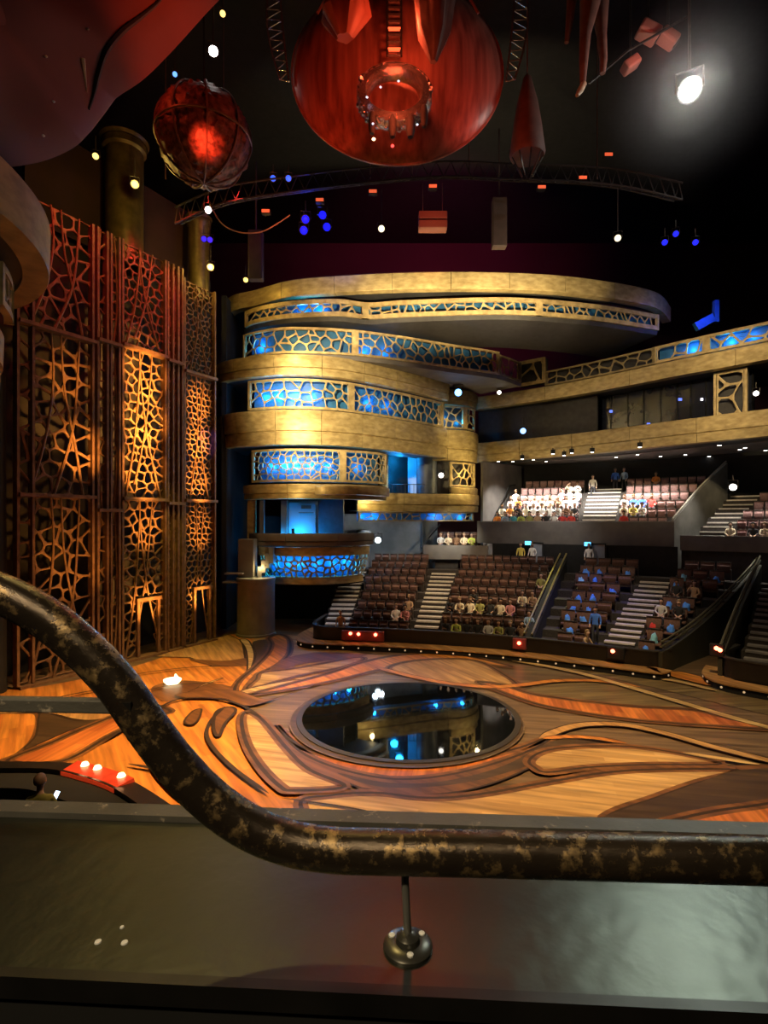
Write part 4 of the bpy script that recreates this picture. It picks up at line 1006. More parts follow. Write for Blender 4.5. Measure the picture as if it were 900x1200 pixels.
# spectators: column and row of the picture where each head shows, and what they wear
HEADS = [
 (459, 711, 'white', 'A'), (470, 712, 'pink', 'A'), (481, 708, 'tan', 'A'),
 (522, 697, 'black', 'B'), (533, 698, 'cream', 'B'), (543, 699, 'cream', 'B'), (552, 698, 'black', 'B'), (562, 700, 'olive', 'B'), (573, 698, 'black', 'B'), (583, 698, 'cream', 'B'), (594, 700, 'pink', 'B'), (614, 699, 'cream', 'B'), (626, 700, 'tan', 'B'), (635, 701, 'brown', 'B'),
 (513, 729, 'black', 'B'), (525, 730, 'lime', 'B'), (535, 730, 'black', 'B'), (546, 730, 'black', 'B'), (557, 730, 'black', 'B'), (568, 732, 'pale grey', 'B'), (580, 731, 'olive', 'B'), (590, 732, 'black', 'B'), (601, 733, 'brown', 'B'),
 (624, 714, 'pale blue', 'B'), (638, 679, 'olive', 'B'), (648, 679, 'pale blue', 'B'),
 (772, 685, 'white', 'D'), (760, 700, 'black', 'D'), (774, 699, 'pale grey', 'D'), (791, 688, 'black', 'D'), (810, 686, 'tan', 'D'), (834, 692, 'brown', 'D'), (796, 709, 'black', 'D'), (818, 713, 'white', 'D'),
 (570, 601, 'orange', 'U'), (578, 602, 'red', 'U'), (588, 604, 'pale blue', 'U'), (596, 605, 'teal', 'U'), (609, 602, 'lime', 'U'), (620, 604, 'olive', 'U'), (630, 604, 'tan', 'U'), (639, 602, 'black', 'U'), (663, 602, 'red', 'U'), (670, 602, 'red', 'U'), (677, 603, 'orange', 'U'),
 (587, 591, 'white', 'U'), (594, 594, 'orange', 'U'), (602, 592, 'black', 'U'), (611, 593, 'cream', 'U'), (622, 595, 'white', 'U'), (629, 595, 'white', 'U'), (638, 594, 'white', 'U'), (643, 595, 'white', 'U'), (649, 594, 'white', 'U'), (657, 592, 'brown', 'U'), (684, 594, 'black', 'U'),
 (591, 584, 'white', 'U'), (598, 583, 'orange', 'U'), (605, 585, 'white', 'U'), (611, 584, 'white', 'U'), (620, 584, 'cream', 'U'), (630, 585, 'tan', 'U'), (639, 585, 'cream', 'U'), (654, 584, 'brown', 'U'), (665, 585, 'white', 'U'), (671, 585, 'white', 'U'), (678, 585, 'white', 'U'), (684, 585, 'white', 'U'), (690, 584, 'white', 'U'),
 (655, 577, 'pink', 'U'), (663, 577, 'cream', 'U'), (670, 575, 'cream', 'U'), (678, 578, 'tan', 'U'), (686, 572, 'white', 'U'), (694, 574, 'white', 'U'),
 (716, 591, 'white', 'V'), (722, 592, 'cream', 'V'), (729, 590, 'white', 'V'), (740, 588, 'yellow', 'V'), (748, 587, 'white', 'V'), (743, 579, 'blue', 'V'), (748, 580, 'blue', 'V'), (755, 580, 'red', 'V'), (722, 603, 'red', 'V'), (769, 553, 'orange', 'V'),
 (806, 619, 'lime', 'W'), (817, 617, 'black', 'W'), (827, 618, 'cream', 'W'), (843, 618, 'cream', 'W'), (851, 614, 'black', 'W'), (877, 619, 'black', 'W'), (887, 619, 'cream', 'W'), (898, 620, 'pale grey', 'W'),
 (498, 631, 'red', 'X'), (504, 630, 'pale grey', 'X'), (512, 632, 'olive', 'X'), (521, 631, 'cream', 'X'), (531, 631, 'brown', 'X'), (538, 631, 'cream', 'X'), (545, 631, 'lime', 'X'),
]
TOWELS = [(684, 671), (701, 672), (733, 673), (702, 685), (720, 687), (675, 696), (692, 698), (663, 709), (696, 713), (660, 725), (679, 728), (646, 740), (664, 743), (742, 740), (727, 752), (842, 683), (801, 697), (823, 699), (781, 693), (786, 711), (806, 713), (790, 728), (682, 684, 1), (764, 741, 1), (791, 678, 1), (745, 754)]
def nearest(px, py, keys, hz, filt=None):
    best = None
    for s in SEATS:
        if s['kid'] or s['key'] not in keys: continue
        a, b = project(s['p']+Vector((0, 0, hz))); d = hypot(a-px, (b-py)*1.3)
        if best is None or d < best[0]: best = (d, s)
    return best
for h in HEADS:
    b = nearest(h[0], h[1], h[3], 1.27)
    if b and b[0] < 14: b[1]['kid'] = ('person', h[2])
for t in TOWELS:
    b = nearest(t[0], t[1], 'CD', 0.6)
    if b and b[0] < 16: b[1]['kid'] = ('towel', 'pale blue' if len(t) > 2 else 'blue')
b = nearest(760, 725, 'D', 0.6); b[1]['kid'] = ('jacket', 'red')
# towels
TOW = tint_mat('towel_cloth', 0.9)
def lump(seed, sx, sy, sz):
    bm = bmesh.new(); bmesh.ops.create_icosphere(bm, subdivisions=3, radius=1)
    for v in bm.verts:
        n = noise.noise(v.co*1.7+Vector((seed*3.1, 0, 0)))*0.45+noise.noise(v.co*4+Vector((0, seed*2.7, 0)))*0.16
        v.co *= 1+n; z = v.co.z
        v.co = Vector((v.co.x*sx, v.co.y*sy, max(-0.15, z)*sz))
    me = bpy.data.meshes.new('towel'); bm.to_mesh(me); bm.free(); me.materials.append(TOW)
    for p in me.polygons: p.use_smooth = True
    return me
LUMPS = [lump(k, 0.26, 0.2, 0.3) for k in range(5)]
vis = sorted(SEATS, key=lambda s: s['p'].y)
loose = MB(); nseat = 0
for s in vis:
    row = ORD[s['row']+1]; w_ = ORD[s['k']+1]
    kid = s['kid']
    if nseat >= 318 and not kid:
        s['stuff'] = True; continue
    nseat += 1
    lab = '%s seat, %s, %s row, %s from %s' % (s['desc'], s['where'], row, w_, s['word'])
    place_seat(s['proto'], s['p'], s['f'], lab, bool(kid), 'theatre seats')
    if not kid: continue
    rot = radians(-s['f']); base = s['p']
    if kid[0] == 'person':
        kd = prnd.choice(('seated', 'seated', 'leaning', 'turned'))
        person(kd, base+Vector((0, 0, 0.0))-Vector((sin(radians(s['f'])), cos(radians(s['f'])), 0))*0.085, rot+prnd.uniform(-0.1, 0.1), kid[1],
               'person in %s top, %s, %s row, %s from %s' % (kid[1], s['where'], row, w_, s['word']), group='seated audience')
    else:
        o = bpy.data.objects.new('towel' if kid[0] == 'towel' else 'jacket', prnd.choice(LUMPS)); COL.objects.link(o)
        o.location = base+Vector((sin(radians(s['f'])), cos(radians(s['f'])), 0))*(-0.08)+Vector((0, 0, 0.415)); o.rotation_euler = (0, 0, prnd.uniform(0, 6)); k = prnd.uniform(0.62, 0.85); o.scale = (k, k, prnd.uniform(0.8, 1.3))
        o.color = (0.08, 0.3, 1.0, 1) if kid[1] == 'blue' else ((0.25, 0.6, 0.8, 1) if kid[1] == 'pale blue' else (0.6, 0.04, 0.03, 1))
        if kid[0] == 'towel': tag(o, '%s crumpled towel, %s, %s row, %s from %s' % (kid[1], s['where'], row, w_, s['word']), 'towel', 'blue towels on the wide seats')
        else: tag(o, 'red jacket left on a wide seat beside the aisle stairs', 'jacket')
for s in SEATS:
    if not s.get('stuff'): continue
    R = Matrix.Rotation(radians(-s['f']), 3, 'Z')
    pr_ = s['proto']
    for ch in pr_.children:
        M = ch.matrix_basis
        loose.add([s['p']+R@(M@v.co) for v in ch.data.vertices], [tuple(p.vertices) for p in ch.data.polygons], 0 if ch.name.startswith('arm') else 1)
if loose.v:
    o = loose.build('theatre_seat_rows', [SEATW, SEATP], None, smooth=True); tag(o, 'remaining empty rose brown seats in the far rows of the upper tiers', 'seat', 'theatre seats', 'stuff')
print('SEATS', len(SEATS), nseat, 'persons', sum(1 for s in SEATS if s['kid'] and s['kid'][0] == 'person'))
for pr_ in (P_STD, P_WIDE, P_UP):
    if pr_.name not in USED: raise Exception('unused proto')
# people on their feet
p = pol(32.55, 29.75, rowZ(1)); person('standing', p, radians(-29), 'blue', 'usher in blue standing before the blue towel seats', lng=False, skin=1)
p = pol(31.4, 29.2, rowZ(0)); person('crouching', p, radians(40), 'tan', 'person in tan top crouching at the front of the blue towel seats', lng=True, skin=0)
p = pol(40.6, 21.6, rowZ(8)); person('standing', p, radians(-21), 'yellow', 'usher in yellow jacket standing by the doorway under the concrete parapet', lng=False)
p = pol(40.7, 22.6, rowZ(8)); person('standing', p, radians(-40), 'white', 'person in white top in the doorway next to the usher in yellow', lng=True)
p = pol(40.7, 27.5, rowZ(8)); person('standing', p, radians(-26), 'white', 'person in white standing alone at the doorway behind the blue towel seats', lng=False)
p = pol(48.2, 28.6, uZ(5)); person('standing', p, radians(-28), 'blue', 'person in blue standing at the head of the white stairs', lng=False)
p = pol(48.2, 29.3, uZ(5)); person('standing', p, radians(-50), 'pale blue', 'person in pale blue standing behind the top row beside the white stairs', lng=True)
p = pol(47.0, 26.9, uZ(4)+0.02); person('standing', p, radians(-20), 'white', 'person in white stepping down the white stairs near their top', lng=False)
p = pol(30.9, 6.9, 0.01); person('standing', p, radians(-10), 'tan', 'person in tan top standing at the foot of the curved side stairs', lng=False, scale=0.95)
# ================================================================ OVERHEAD: props, trusses, lamps
REDCLOTH = mat('translucent_red_grey_shell', (0.30, 0.12, 0.09), 0.4, 0.1, (0.13, 0.045, 0.035), 1.3, (3, 3, 0.12), 0.06, detail=6)
CHROME = mat('ring_metal', (0.5, 0.45, 0.43), 0.22, 0.9, (0.3, 0.26, 0.25), 14, bump=0.6, bscale=30)
BALLM = mat('woven_ball_skin', (0.24, 0.10, 0.08), 0.6, 0.1, (0.05, 0.02, 0.016), 5, bump=1.0, bscale=9, detail=7)
CLOTHR = mat('red_canvas', (0.24, 0.085, 0.06), 0.6, 0, (0.17, 0.055, 0.04), 0.5)
CABLE = mat('black_cable', (0.01, 0.01, 0.01), 0.7)
WIRE = mat('hanging_wire', (0.22, 0.12, 0.1), 0.5, 0.4)
# big shallow shell
dc = at(466, 66, 20.0); Rd = 3.95
tilt = Matrix.Rotation(radians(82), 3, 'X')
shell = thing('hanging_shell', 'huge round red lit shell hanging over the middle of the stage', 'stage prop', dc)
mb = MB(); mb.lathe([(0, 0.85), (1.2, 0.78), (2.2, 0.55), (3.1, 0.2), (3.7, -0.18), (Rd, -0.5), (Rd+0.03, -0.58), (3.7, -0.3), (3.1, 0.08), (2.2, 0.43), (0, 0.72)], dc, 72, 0, tilt); mb.build('dish', REDCLOTH, shell, smooth=True)
mb = MB(); ring = []
for j in range(72): ring.append(dc+tilt@Vector(((Rd+0.0)*cos(2*pi*j/72), (Rd+0.0)*sin(2*pi*j/72), -0.54)))
mb.tube(ring, 0.06, 6, closed=True); mb.build('rim', mat('shell_rim', (0.35, 0.16, 0.12), 0.4, 0.3), shell, smooth=True)
mb = MB(); arcp = [dc+tilt@Vector((2.62*cos(a), 2.62*sin(a), -0.2)) for a in [radians(200+140*k/30) for k in range(31)]]
mb.tube(arcp, 0.03, 5); mb.build('seam', WIRE, shell)
for sx in (-1, 1):
    mb = MB(); mb.tube([dc+Vector((sx*2.9, -0.3, 1.3)), dc+Vector((sx*2.2, -0.25, 2.6)), dc+Vector((sx*1.9, -0.2, 6.5))], [0.05, 0.05, 0.05], 6); mb.build('hanger', WIRE, shell)
# curved ribbed side trusses of the shell
for sx, nm in ((-1, 'curved red lit ladder truss hanging on the tower side of the shell'), (1, 'curved red lit ladder truss hanging on the hall side of the shell')):
    root = thing('ladder_truss', nm, 'truss', dc+Vector((sx*4.4, 0.5, 0)))
    P1 = [dc+Vector((sx*(4.05+0.35*sin(t*1.4)), 0.4, -0.6+3.8*t)) for t in [k/10 for k in range(11)]]
    P2 = [p+Vector((sx*(0.35+0.25*sin(k*0.3)), 0.1, 0.15)) for k, p in enumerate(P1)]
    mb = MB(); mb.tube(P1, 0.04, 6); mb.tube(P2, 0.04, 6); mb.build('chord', CHROME, root)
    mb = MB()
    for a, b, c in zip(P1, P2, P1[1:]): mb.tube([a, b], 0.022, 5); mb.tube([b, c], 0.022, 5)
    mb.build('brace', CHROME, root)
# ring chandelier
rc = at(462, 113, 18.3); RT = Matrix.Rotation(radians(76), 3, 'X')
ringt = thing('ring_chandelier', 'glittering red metal ring hanging in front of the round shell', 'chandelier', rc)
mb = MB(); k = 1.06
mb.lathe([(k-.1, -0.25), (k+0.12, -0.2), (k+0.2, 0.0), (k+0.12, 0.2), (k-.1, 0.26), (k-0.22, 0.1), (k-0.22, -0.12), (k-.1, -0.25)], rc, 48, 0, RT); mb.build('ring_body', CHROME, ringt, smooth=True)
rn = random.Random(3)
for j in range(60):
    a = rn.uniform(0, 2*pi); z = rn.uniform(-0.2, 0.22); p = rc+RT@Vector(((k+0.16)*cos(a), (k+0.16)*sin(a), z)); mb = MB(); mb.box(p, (rn.uniform(.04, .12),)*3, rn.uniform(0, 3)); mb.build('stud', CHROME, ringt)
cells = voronoi(blue_noise((0, 2*pi*k, -0.18, 0.2), 0.22, 0.16, rn), (0, 2*pi*k, -0.18, 0.2))
mb = MB(); lattice(mb, cells, 0.05, 0.03, lambda u, v, w_: rc+RT@Vector(((k+0.2+w_)*cos(u/k), (k+0.2+w_)*sin(u/k), v)), 0, rn); mb.build('lattice_band', CHROME, ringt)
for px, py, r_ in ((460, 150, 0.13), (481, 150, 0.15), (436, 146, 0.12), (497, 138, 0.12)):
    p = at(px, py, 17.9); mb = MB(); mb.lathe([(0, 0.42), (r_*0.7, 0.4), (r_, 0.25), (r_, -0.1), (r_*0.6, -0.3), (0, -0.32)], p, 14); mb.build('pendant', BLACK, ringt, smooth=True)
p = at(438, 163, 17.8); mb = MB(); mb.lathe([(0, -.06), (.06, 0), (0, .06)], p, 8); mb.build('pendant_light', emat('ring_warm_bulb', (1, 0.75, 0.35), 8), ringt)
p = at(460, 171, 17.8); mb = MB(); mb.lathe([(0, -.06), (.06, 0), (0, .06)], p, 8); mb.build('pendant_light', emat('ring_red_bulb', (1, 0.06, 0.05), 3), ringt)
for px, py in ((467, 95), (430, 114), (437, 145), (489, 146), (446, 102)):
    p = at(px, py, 17.75); mb = MB(); mb.lathe([(0, -.035), (.035, 0), (0, .035)], p, 6); mb.build('glint_point', emat('ring_cool_glint', (0.45, 0.7, 1.0), 4), ringt)  # cool glints on the ring put in as tiny glowing points
mast = thing('chain_mast', 'ladder like mast with glowing red rungs above the chandelier ring', 'mast', at(461, 40, 18.6))
a0, b0 = at(454, 66, 18.6), at(470, 66, 18.6)
mb = MB()
for p in (a0, b0): mb.tube([p, p+Vector((0, 0, 5))], 0.05, 6)
mb.build('side_rail', STEEL, mast)
for q in range(9):
    zz = 66-q*8 if q else 61
    p = at(462, 66-q*8, 18.6); mb = MB(); mb.box(p, (0.42, 0.08, 0.07)); mb.build('rung', emat('red_rung_glow', (1, 0.16, 0.05), 1.2) if q in (1, 4) else CHROME, mast)
def drape(name, label, cat, prof, px, py, Y, m, rot=0, n=24, fold=0.12, seed=0):
    p = at(px, py, Y); mb = MB(); vs = []; k = len(prof)
    for (r, z) in prof:
        for j in range(n):
            a = 2*pi*j/n; rr = r*(1+fold*sin(5*a+seed)+fold*0.5*sin(9*a+2*seed+z))
            vs.append(p+Vector((rr*cos(a), rr*sin(a)*0.8, z)))
    fs = []
    for i in range(k-1):
        for j in range(n): fs.append((i*n+j, i*n+(j+1) % n, (i+1)*n+(j+1) % n, (i+1)*n+j))
    fs.append(tuple(range(n-1, -1, -1))); fs.append(tuple((k-1)*n+j for j in range(n)))
    mb.add(vs, fs); o = mb.build(name, m, None, p, smooth=True); tag(o, label, cat); return o
drape('hanging_drape', 'bunched red cloth hanging above and beside the mast', 'drape', [(0.25, -0.9), (0.75, -0.2), (0.6, 0.8), (0.9, 2.4)], 404, 12, 17.5, CLOTHR, seed=1)
drape('hanging_drape', 'dark red cloth bundle hanging before the shell beside the mast', 'drape', [(0.1, -0.9), (0.5, 0.0), (0.7, 1.4), (0.6, 2.8)], 508, 40, 17.5, mat('dark_red_cloth', (0.12, 0.07, 0.06), 0.7), seed=2)
# woven ball
bc = at(239, 161, 22.0); Rb = 1.80
ball = thing('woven_ball', 'red lit woven ball with dark ribs hanging before the stage wall', 'stage prop', bc)
bm = bmesh.new(); bmesh.ops.create_icosphere(bm, subdivisions=5, radius=Rb)
for v in bm.verts:
    n_ = noise.noise(v.co*2.2)*0.05+abs(noise.noise(v.co*5.5))*0.10; v.co *= 1+n_-0.03
mb = MB(); bm.verts.ensure_lookup_table(); mb.add([v.co+bc for v in bm.verts], [[v.index for v in f.verts] for f in bm.faces]); bm.free(); mb.build('skin', BALLM, ball, smooth=True)
for j in range(9):
    a = 2*pi*j/9+0.2; pts = [bc+Vector((Rb*1.03*sin(t)*cos(a), Rb*1.03*sin(t)*sin(a), Rb*1.03*cos(t))) for t in [pi*q/24 for q in range(25)]]
    mb = MB(); mb.tube(pts, 0.045, 6); mb.build('rib', mat('ball_rib', (0.16, 0.09, 0.075), 0.5, 0.2), ball, smooth=True)
mb = MB(); mb.tube([bc+Vector((Rb*1.03*cos(2*pi*q/48), Rb*1.03*sin(2*pi*q/48), -0.1)) for q in range(48)], 0.05, 6, closed=True); mb.build('hoop', MATS['ball_rib'], ball)
mb = MB(); mb.tube([bc+Vector((0, 0, Rb)), bc+Vector((0, 0, Rb+8))], 0.03, 6); mb.build('hanging_cable', CABLE, ball)
# great canvas sail in the corner
hull = thing('canvas_sail', 'enormous smooth dark red canvas sail hanging overhead beside the camera', 'stage prop', at(-60, -150, 10.0))
edge = smooth2([Vector((x, y, 0)) for x, y in ((345, -85), (257, 0), (200, 62), (167, 94), (133, 118), (108, 150), (88, 172), (50, 189), (0, 197), (-70, 200))], 8)
NT = 16; vs = []; ne = len(edge)
for i, e in enumerate(edge):
    s_ = i/(ne-1)
    for j in range(NT+1):
        t = j/NT
        x = e.x-(330-150*s_)*t; y = e.y-(160+260*s_)*t
        Y = 13.5-3.5*s_-(3.2+1.2*s_)*sin(t*pi/2)**0.8+0.35*sin(3.2*s_*pi+2.0*t)*t*(1-t)*3
        vs.append(at(x, y, Y))
fs = [(i*(NT+1)+j, i*(NT+1)+j+1, (i+1)*(NT+1)+j+1, (i+1)*(NT+1)+j) for i in range(ne-1) for j in range(NT)]
top = [v+Vector((0, 0.35, 0.45)) for v in vs]; off = len(vs)
fs2 = [tuple(off+k for k in f[::-1]) for f in fs]
rim = [(i*(NT+1)+j) for i, j in [(i, 0) for i in range(ne)]+[(ne-1, j) for j in range(1, NT+1)]+[(i, NT) for i in range(ne-2, -1, -1)]+[(0, j) for j in range(NT-1, 0, -1)]]
fs3 = [(rim[k], rim[(k+1) % len(rim)], off+rim[(k+1) % len(rim)], off+rim[k]) for k in range(len(rim))]
mb = MB(); mb.add(vs+top, fs+fs2+fs3); mb.build('canvas', mat('dark_maroon_canvas', (0.13, 0.018, 0.010), 0.7, 0, (0.08, 0.011, 0.006), 0.4), hull, smooth=True)
from mathutils.bvhtree import BVHTree
hb = BVHTree.FromPolygons(vs, fs)
def on_hull(px, py):
    o = Vector((0, 0, EYE)); d = (at(px, py, 1.0)-o).normalized(); h = hb.ray_cast(o, d); return h[0]-d*0.02 if h[0] else None
pts = [on_hull(x, y) for x, y in ((196, -15), (186, 2), (165, 20), (142, 38), (124, 60), (115, 85), (110, 108), (104, 128))]
pts = [p for p in pts if p]; mb = MB(); mb.tube(smooth2(pts, 4), [0.015+0.045*min(1, q/12) if q < 12 else 0.06-0.05*max(0, (q-20)/12) for q in range(len(smooth2(pts, 4)))], 6); mb.build('cable', CABLE, hull)
for x, y in ((103, 34), (54, 66), (63, 119), (51, 159), (33, 194)):
    p = on_hull(x, y)
    if p: mb = MB(); mb.lathe([(0, -.03), (.03, 0), (0, .03)], p+(Vector((0, 0, EYE))-p).normalized()*0.02, 8); mb.build('stud', mat('pale_stud', (0.8, 0.7, 0.66), 0.4), hull)
p0, p1 = on_hull(97, 68), on_hull(102, 108)
if p0 and p1: mb = MB(); mb.tube([p0, p0.lerp(p1, 0.4), p1], [0.045, 0.03, 0.006], 6); mb.build('toggle', MATS['pale_stud'], hull)

# curved lighting truss
CANM = mat('lamp_can_black', (0.03, 0.028, 0.028), 0.45, 0.3)
truss = thing('lighting_truss', 'long curved dark lighting truss spanning the hall above the topmost cornice', 'truss', at(450, 215, 27))
TP = smooth2([at(x, y, Y) for x, y, Y in ((205, 262, 25.5), (262, 238, 26), (340, 225, 26.6), (430, 214, 27), (520, 207, 27), (600, 210, 26.6), (680, 213, 26), (740, 220, 25.4), (800, 234, 24.6))], 10)
for dz, dy in ((0, 0), (0.75, 0), (0.35, 0.7)):
    mb = MB(); mb.tube([p+Vector((0, dy, dz)) for p in TP], 0.055, 6); mb.build('chord', CANM, truss)
mb = MB()
for i in range(0, len(TP)-2, 2):
    a, b = TP[i], TP[i+2]
    mb.tube([a, a.lerp(b, .5)+Vector((0, 0, .75)), b], 0.03, 5); mb.tube([a, a.lerp(b, .5)+Vector((0, .7, .35)), b], 0.03, 5)
mb.build('brace', CANM, truss)
for px, py, Y in ((180+14, 200, 25.6), (262, 180, 26), (434, 170, 27), (483, 165, 27), (550, 160, 27), (700, 150, 26)):
    p = at(px, 210, Y+0.2); mb = MB(); mb.tube([p, (p.x, p.y, 32.7)], 0.025, 5); mb.build('drop_wire', WIRE, truss)
sw = thing('slack_cable', 'thin pale cable looping below the truss near the woven ball', 'cable', at(290, 270, 25.5))
mb = MB(); mb.tube(smooth2([at(x, y, 25.4) for x, y in ((246, 240), (260, 262), (280, 272), (305, 272), (325, 262), (340, 252))], 6), 0.03, 6); mb.build('cable', mat('pale_cable', (0.4, 0.28, 0.25), 0.5), sw)
# stage lamps
YOKE = mat('lamp_yoke', (0.07, 0.06, 0.055), 0.45, 0.5)
def lamp(label, px, py, Y, col, strength, r=0.16, aim=None, group='overhead stage lamps', power=0, hang=1.4, pcol=None):
    p = at(px, py, Y); aimv = (Vector(aim) if aim else Vector((0, 0, EYE)))-p; aimv.normalize()
    R = aimv.to_track_quat('Z', 'Y').to_matrix()
    root = thing('stage_lamp', label, 'lamp', p, group)
    mb = MB(); mb.lathe([(0, -r*3.2), (r*0.75, -r*3.1), (r*1.05, -r*2.0), (r*1.05, -r*0.5), (r*1.25, -r*0.35), (r*1.25, 0.02), (r*1.06, 0.02), (r*1.02, -r*0.3)], p, 18, 0, R); mb.build('housing', CANM, root, smooth=True)
    mb = MB(); mb.lathe([(0, 0.0), (r*0.6, -r*0.06), (r, -r*0.25)], p, 18, 0, R); mb.build('lens', emat('lamp_%02x%02x%02x_%d' % (int(col[0]*255), int(col[1]*255), int(col[2]*255), int(strength*10)), col, strength), root)
    side = R@Vector((1, 0, 0)); side.z = 0; side = side.normalized() if side.length > 0.1 else Vector((1, 0, 0)); bk = p-aimv*r*1.3; top = bk+Vector((0, 0, r*2.2))
    mb = MB(); mb.tube([bk+side*r*1.3, top+side*r*1.3, top-side*r*1.3, bk-side*r*1.3], r*0.13, 6); mb.tube([top, top+Vector((0, 0, hang))], r*0.16, 6); mb.build('yoke', YOKE, root)
    if power: point(p+aimv*(r*1.6), power, pcol or col, r*0.8)
    return root
W_ = (1, 0.93, 0.82); Y_ = (1, 0.68, 0.18)
lamp('dazzling white lamp shining straight at the viewer high over the hall', 808, 106, 20.0, (1, 0.96, 0.84), 60, 0.34, hang=5)
hz = bpy.data.materials.new('glare_haze'); hz.use_nodes = True; nt = hz.node_tree; nt.nodes.remove(nt.nodes['Principled BSDF'])  # ball of volume added as glare around the dazzling lamp
vsn = nt.nodes.new('ShaderNodeVolumeScatter'); 
tcn = nt.nodes.new('ShaderNodeTexCoord'); mpn = nt.nodes.new('ShaderNodeMapping'); mpn.inputs['Scale'].default_value = (1/3.4,)*3; nt.links.new(tcn.outputs['Object'], mpn.inputs[0])
grn = nt.nodes.new('ShaderNodeTexGradient'); grn.gradient_type = 'SPHERICAL'; nt.links.new(mpn.outputs[0], grn.inputs[0])
man = nt.nodes.new('ShaderNodeMath'); man.operation = 'POWER'; man.inputs[1].default_value = 1.6; nt.links.new(grn.outputs['Fac'], man.inputs[0])
mbn = nt.nodes.new('ShaderNodeMath'); mbn.operation = 'MULTIPLY'; mbn.inputs[1].default_value = 0.045; nt.links.new(man.outputs[0], mbn.inputs[0]); nt.links.new(mbn.outputs[0], vsn.inputs['Density'])
nt.links.new(vsn.outputs[0], nt.nodes['Material Output'].inputs['Volume'])
hp_ = at(808, 106, 19.6); mb = MB(); mb.lathe([(3.4*sin(pi*i/16), -3.4*cos(pi*i/16)) for i in range(17)], hp_, 32)
tag(mb.build('haze', hz, None, hp_, smooth=True), 'added ball of haze standing in for glare around the dazzling white lamp', 'haze', kind='stuff')
lamp('bright white lamp above the woven ball', 250, 60, 21.5, (1, 0.97, 0.92), 30, 0.17, hang=5)
lamp('warm lamp near the top edge above the bright white lamp', 261, 16, 22, Y_, 2.2, 0.11)
lamp('small blue lamp between canvas sail and woven ball', 205, 87, 22, (0.12, 0.35, 1), 2, 0.09)
lamp('yellow lamp at the tip of the canvas sail', 112, 183, 23, Y_, 2.4, 0.12, hang=.6)
lamp('yellow lamp lighting the gold pilaster on the stage wall', 158, 216, 24, Y_, 2.4, 0.15, hang=.8)
lamp('pinkish white lamp hanging below the woven ball', 244, 246, 25, (1, 0.8, 0.76), 16, 0.14)
lamp('yellow lamp above the far end of the lattice screens', 247, 313, 28.6, Y_, 2.4, 0.15, hang=.8)
lamp('small yellow lamp where the tower cornice begins', 288, 328, 31.5, Y_, 2.0, 0.13, hang=.6)
lamp('warm white lamp on a short drop below the middle of the truss', 447, 268, 27, (1, 0.8, 0.5), 2.4, 0.15, hang=1.6)
lamp('warm white lamp hanging below the hall end of the truss', 724, 279, 25, (1, 0.8, 0.5), 2.2, 0.14, hang=2)
lamp('greenish yellow lamp glowing deep under the canopy soffit', 661, 406, 38, (1, 0.85, 0.3), 2.5, 0.2, hang=.6)
lamp('blue white lamp mounted on the dim ledge of the pillar', 537, 460, 37.4, (0.2, 0.5, 1), 4, 0.24, hang=.3)
lamp('pale white lamp to the hall side of the blue white pillar lamp', 585, 460, 38.6, (1, 0.95, 0.85), 8, 0.13, hang=.3)
lamp('blue white lamp beneath the higher long balcony near the pillar', 613, 505, 38.8, (0.2, 0.42, 1), 4, 0.2, hang=.5)
lamp('small white lamp on the dark wall of the blue doorway recess', 517, 557, 37.6, (1, 0.95, 0.85), 8, 0.17, hang=.3)
lamp('white lamp at the end of the pale lattice pier under the higher balcony', 886, 461, 29.5, (1, 0.97, 0.9), 8, 0.13, hang=.3)
lamp('cool white lamp on a dark stand beside the slim grey column', 443, 633, 36.5, (0.7, 0.88, 1), 9, 0.2, hang=.1)
lamp('white lamp over the foot of the sloping grey side wall of the upper tier', 859, 571, 34.0, (1, 0.97, 0.92), 7, 0.2, hang=.3)
for k, (px, py) in enumerate(((358, 257), (378, 252), (356, 270), (383, 266))):
    lamp('blue wash lamp, %s of the four clustered under the truss' % ('upper tower-side', 'upper hall-side', 'lower tower-side', 'lower hall-side')[k], px, py, 26.6, (0.012, 0.012, 1), 1.3, 0.18, hang=.5)
for k, (px, py, nm) in enumerate(((779, 284, 'small deep blue lamp on the dark hall side, nearest the warm truss lamp'), (792, 274, 'small deep blue lamp, upper of the pair in the dark hall'), (815, 284, 'small deep blue lamp, last of the row in the dark hall'), (320, 209, 'tiny blue lamp under the truss beside the woven ball, first of two'), (338, 209, 'tiny blue lamp under the truss beside the woven ball, second of two'), (601, 181, 'tiny blue lamp at the foot of the hanging bell'))):
    lamp(nm, px, py, 26.5, (0.015, 0.02, 1) if k < 3 else (0.03, 0.12, 1), 1.4, 0.13, hang=.4)
for px, py, nm in ((239, 280, 'first of two small violet lamps above the yellow lamp of the screens'), (246, 281, 'second of two small violet lamps above the yellow lamp of the screens')):
    lamp(nm, px, py, 27.5, (0.05, 0.02, 1), 1.2, 0.13, hang=.4)
for k, (px, py) in enumerate(((312, 249), (375, 236), (437, 226), (507, 220), (634, 221), (682, 210), (712, 183))):
    p = at(px, py, 26.0); root = thing('red_marker_lamp', 'small box lamp glowing red on the truss, %s from the tower end' % ORD[k+1], 'lamp', p, 'red box lamps along the truss')
    mb = MB(); mb.box(p, (0.42, 0.25, 0.2), bev=.03); mb.build('casing', BLACK, root); mb = MB(); mb.box(p+Vector((0, -0.14, 0)), (0.36, 0.04, 0.13)); mb.build('lit_face', emat('red_marker_glow', (1, 0.14, 0.05), 0.8 if k < 3 else 0.8), root)
p = at(507, 260, 28.0); root = thing('speaker_box', 'orange red lit double box hanging below the truss', 'speaker', p)
